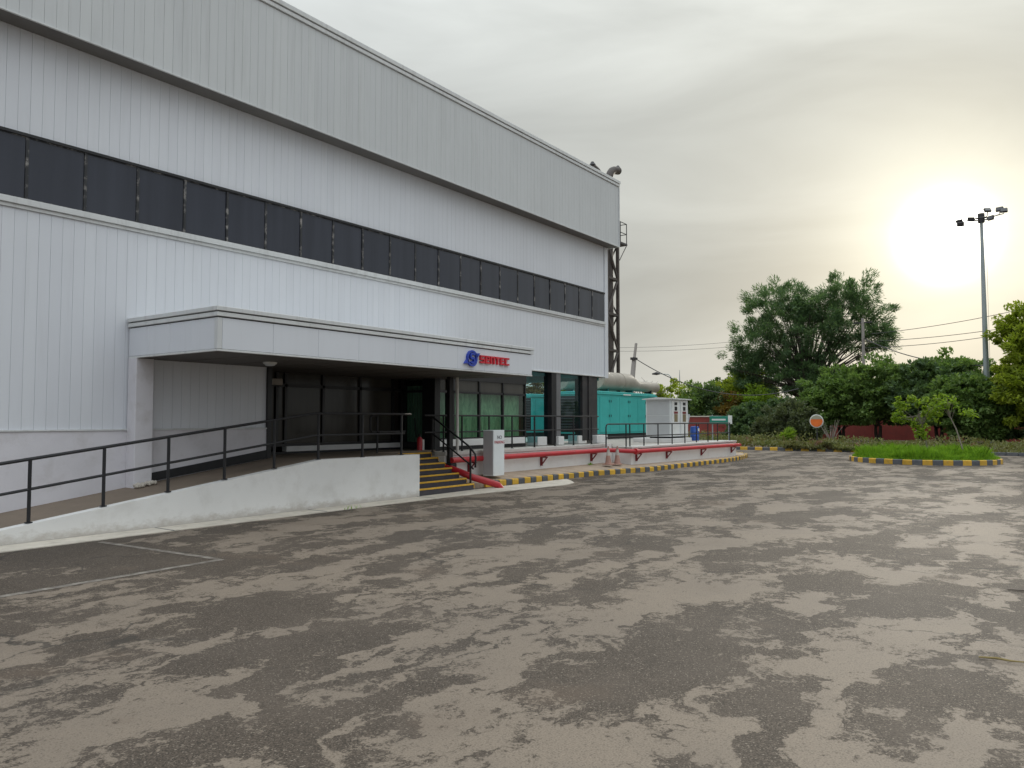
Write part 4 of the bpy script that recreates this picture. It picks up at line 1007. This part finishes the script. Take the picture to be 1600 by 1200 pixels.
# ------------------------------------------------------------------ far kerb, red wall
fk = thing('far_kerb', 'striped kerb of the far planting strip, partly overgrown', None, (43.2, 12, 0), kind='structure')
kerb_run(fk, [Vector((43.2, 17.6-.42*i, 0)) for i in range(22)], .17, .14, every=0)
m = MB(); 
for i in range(60): m.box(43.2, 43.33, 8.32-.5*i-.48, 8.32-.5*i, 0, .16, .01)
m.box(43.2, 43.33, 17.65, 40, 0, .16); tag(m.build('kerb_stones', 'kerbgrey', fk), kind='stuff')
bw = thing('boundary_wall', 'long dark red boundary wall with a thin coping behind the plants', 'wall', (66, 12, 0))
m = MB(); m.box(66, 66.25, -40, 60, -.1, 1.95); m.build('wall', 'brick_red', bw)
m = MB(); m.box(65.93, 66.32, -40, 60, 1.953, 2.05, .01); m.build('coping', 'concrete', bw)
for y in np.arange(-12, 36, 4.0):
    m = MB(); m.box(65.88, 65.995, y, y+.35, 0, 1.94); m.build('pillar', 'brick_red', bw)
# green notice board and white plate
gb = thing('notice_board', 'small green notice board with white panel on posts by the red wall', 'board', (44.5, 16.8, 0))
for y in (17.2, 16.2): m = MB(); m.box(44.5, 44.56, y-.03, y+.03, 0, 2.0); m.build('post', 'polegrey', gb)
m = MB(); m.box(44.44, 44.498, 16.22, 17.35, 1.45, 1.92, .005); m.build('board', 'signgreen', gb)
m = MB(); m.box(44.44, 44.498, 15.98, 16.21, 1.45, 1.95, .005); m.build('side_panel', 'plate', gb)
m = MB(); m.box(44.432, 44.439, 16.35, 17.2, 1.66, 1.76); m.build('lettering_strip', 'plate', gb)
# convex traffic mirror
cm = thing('traffic_mirror', 'round orange and grey convex traffic mirror on a thin post', 'traffic mirror', (46, 11.58, 0))
m = MB(); m.tube([(46.06, 11.58, 0), (46.06, 11.58, 1.7)], .035, 8); m.build('post', 'darkmetal', cm)
m = MB(); m.tube([(46.04, 11.58, 1.63), (45.98, 11.58, 1.63)], [.37, .385], 28); m.build('rim', 'plate', cm, smooth=True)
def disc_half(lo, hi, mat, nm):
    m_ = MB(); r0 = .33; rows = []
    ang = [lo+(hi-lo)*i/16 for i in range(17)]; pts = [(11.58-math.cos(a)*r0, 1.63+math.sin(a)*r0) for a in ang]
    m_.prism(pts, 'x', 45.945, 45.978); m_.build(nm, mat, cm)
disc_half(R(-198), R(18), 'orange', 'lower_face'); disc_half(R(20), R(160), 'mirrorface', 'upper_face')

# ------------------------------------------------------------------ light mast, poles and wires
MX, MY = 58.0, 4.05
ms = thing('light_mast', 'tall grey floodlight mast standing in the hedge against the bright sky', 'light mast', (MX, MY, 0))
MT = 14.75
m = MB(); m.tube([(MX, MY, 0), (MX, MY+.02, 7), (MX, MY+.05, MT)], [.20, .155, .09], 14); m.build('pole', 'polegrey', ms, smooth=True)
m = MB(); m.tube(arc((MX, MY+.05, MT), .42, 0, 2*math.pi, 20, 'xy'), .045, 6, caps=False); m.tube([(MX, MY+.05, MT-.25), (MX, MY+.05, MT+.35)], .2, 12); m.build('ring', 'darkmetal', ms, smooth=True)
def flood(dx, dy, dz, rz_, tilt):
    t_ = MB(); q = Vector((MX+dx, MY+.05+dy, MT+dz))
    t_.tube([(MX+dx*.3, MY+.05+dy*.3, MT), (MX+dx, MY+.05+dy, MT+dz*.4), tuple(q-Vector((0, 0, .12)))], .028, 5); t_.build('arm', 'darkmetal', ms)
    m_ = MB(); m_.box(-.21, .21, -.07, .08, -.15, .15, .03); o = link('floodlight', m_.mesh('floodlight', 'darkmetal'), ms, q-Vector(ms.location)); o.rotation_euler = (tilt, 0, rz_)
    m_ = MB(); m_.box(-.18, .18, -.085, -.072, -.12, .12); link('lens', m_.mesh('lens', 'lens'), o)
for a in ((.2, 1.25, .05, 1.2, -.5), (-.3, 1.15, -.25, 1.9, -.3), (.1, -.35, .55, -1.0, -.6), (-.1, -1.25, .35, -1.4, -.4), (.3, -1.0, .55, -1.8, -.3), (-.4, -.55, -.1, -2.2, -.2), (-.5, .55, -.05, 2.2, -.2)): flood(*a)
m = MB(); m.tube([(MX-.2, MY-.2, MT-.3), (MX-.2, MY-.22, 4)], .008, 4); m.build('hoist_cable', 'darkmetal', ms)

lp = thing('leaning_pole', 'rusty leaning concrete pole with a cable behind the silencer drum', 'pole', (59.4, 30.0, 0))
m = MB(); m.tube([(58.6, 30.0, 0), (59.4, 30.0, 5.3), (59.75, 30, 6.9)], [.26, .22, .20], 8); m.tube([(59.75, 30, 6.9), (60.14, 30, 8.3)], [.13, .12], 8); m.build('pole', 'concretepole', lp)
m = MB(); m.box(59.4, 60.0, 29.8, 30.2, 6.85, 7.05); m.build('clamp', 'darkmetal', lp)
def lamp(x, y, h_, label, side):
    s_ = thing('street_lamp', label, 'street lamp', (x, y, 0), 'street lamps far behind the wall')
    m_ = MB(); m_.tube([(x, y, 0), (x, y, h_-.3), (x, y+side*.3, h_), (x, y+side*1.6, h_+.12)], [.08, .07, .05, .04], 8); m_.build('pole', 'polegrey', s_, smooth=True)
    m_ = MB(); m_.tube([(x, y+side*1.4, h_+.1), (x, y+side*1.8, h_+.16), (x, y+side*2.4, h_+.12)], [.07, .2, .08], 8); m_.build('lamp_head', 'darkmetal', s_, smooth=True)
lamp(85, 37.9, 7.1, 'distant street lamp with a bent arm above the pale green tree', 1)
tm = thing('antenna_mast', 'thin pale antenna mast on the horizon right of the street lamp', 'mast', (110, 47.6, 0))
m = MB(); m.tube([(110, 47.6, 0), (110, 47.6, 6.5), (110, 47.6, 9.3)], [.16, .12, .03], 6); m.build('mast', 'polegrey', tm)
gp = thing('utility_pole', 'slim grey utility pole showing through the right side of the big tree', 'pole', (66.8, 13.1, 0))
m = MB(); m.tube([(66.8, 13.1, 0), (66.8, 13.1, 9.9)], [.14, .11], 10); m.build('pole', 'concretepole', gp)
m = MB(); m.box(66.75, 66.85, 12.4, 13.8, 9.5, 9.6); m.build('crossarm', 'darkmetal', gp)
def wire(label, p, q, sag, r_=.022, n_=22):
    p, q = Vector(p), Vector(q); mid = (p+q)/2
    pts = [p.lerp(q, i/n_)-Vector((0, 0, sag*4*(i/n_)*(1-i/n_))) for i in range(n_+1)]
    o = MB(); o.tube(pts, r_, 4); ob = o.build('overhead_wire', 'darkmetal', None, origin=tuple(p)); tag(ob, label, 'wire', 'overhead wires')
wire('sagging cable running from the leaning pole down towards the big tree', (59.9, 30, 7.0), (66, 18, 4.3), 1.6, .035)
wire('upper of the two faint wires left of the big tree', (95, 50, 11.7), (95, 22, 12.3), .5, .018)
wire('lower of the two faint wires left of the big tree', (95, 50, 11.2), (95, 22, 11.6), .5, .018)
wire('highest of the wires between big tree and light mast', (66.8, 12.5, 8.6), (66.8, 2.0, 9.8), .2)
wire('middle of the wires between big tree and light mast', (66.8, 12.8, 8.0), (66.8, 2.0, 8.6), .2)
wire('lowest level wire between big tree and light mast', (66.8, 13.0, 7.5), (66.8, 2.0, 8.2), .25)
wire('thick cable sloping from the utility pole down past the light mast', (66.8, 13.1, 8.3), (58.0, 4.1, 5.2), .55, .035)

# ------------------------------------------------------------------ litter on the asphalt
def twig(label, pts, r_, mat):
    o = MB(); o.tube(pts, r_, 5); tag(o.build('twig', mat, None, origin=pts[0]), label, 'twig')
twig('yellowish dry twig lying on the asphalt at the right edge', [(6.48, .55, .008), (6.50, .44, .014), (6.49, .36, .012), (6.53, .24, .010)], [.005, .009, .007, .003], 'straw')
twig('thin pale stick lying farther out on the asphalt at the right edge', [(9.22, .52, .008), (9.25, .35, .012), (9.23, .2, .008)], [.006, .010, .006], 'barkpale')
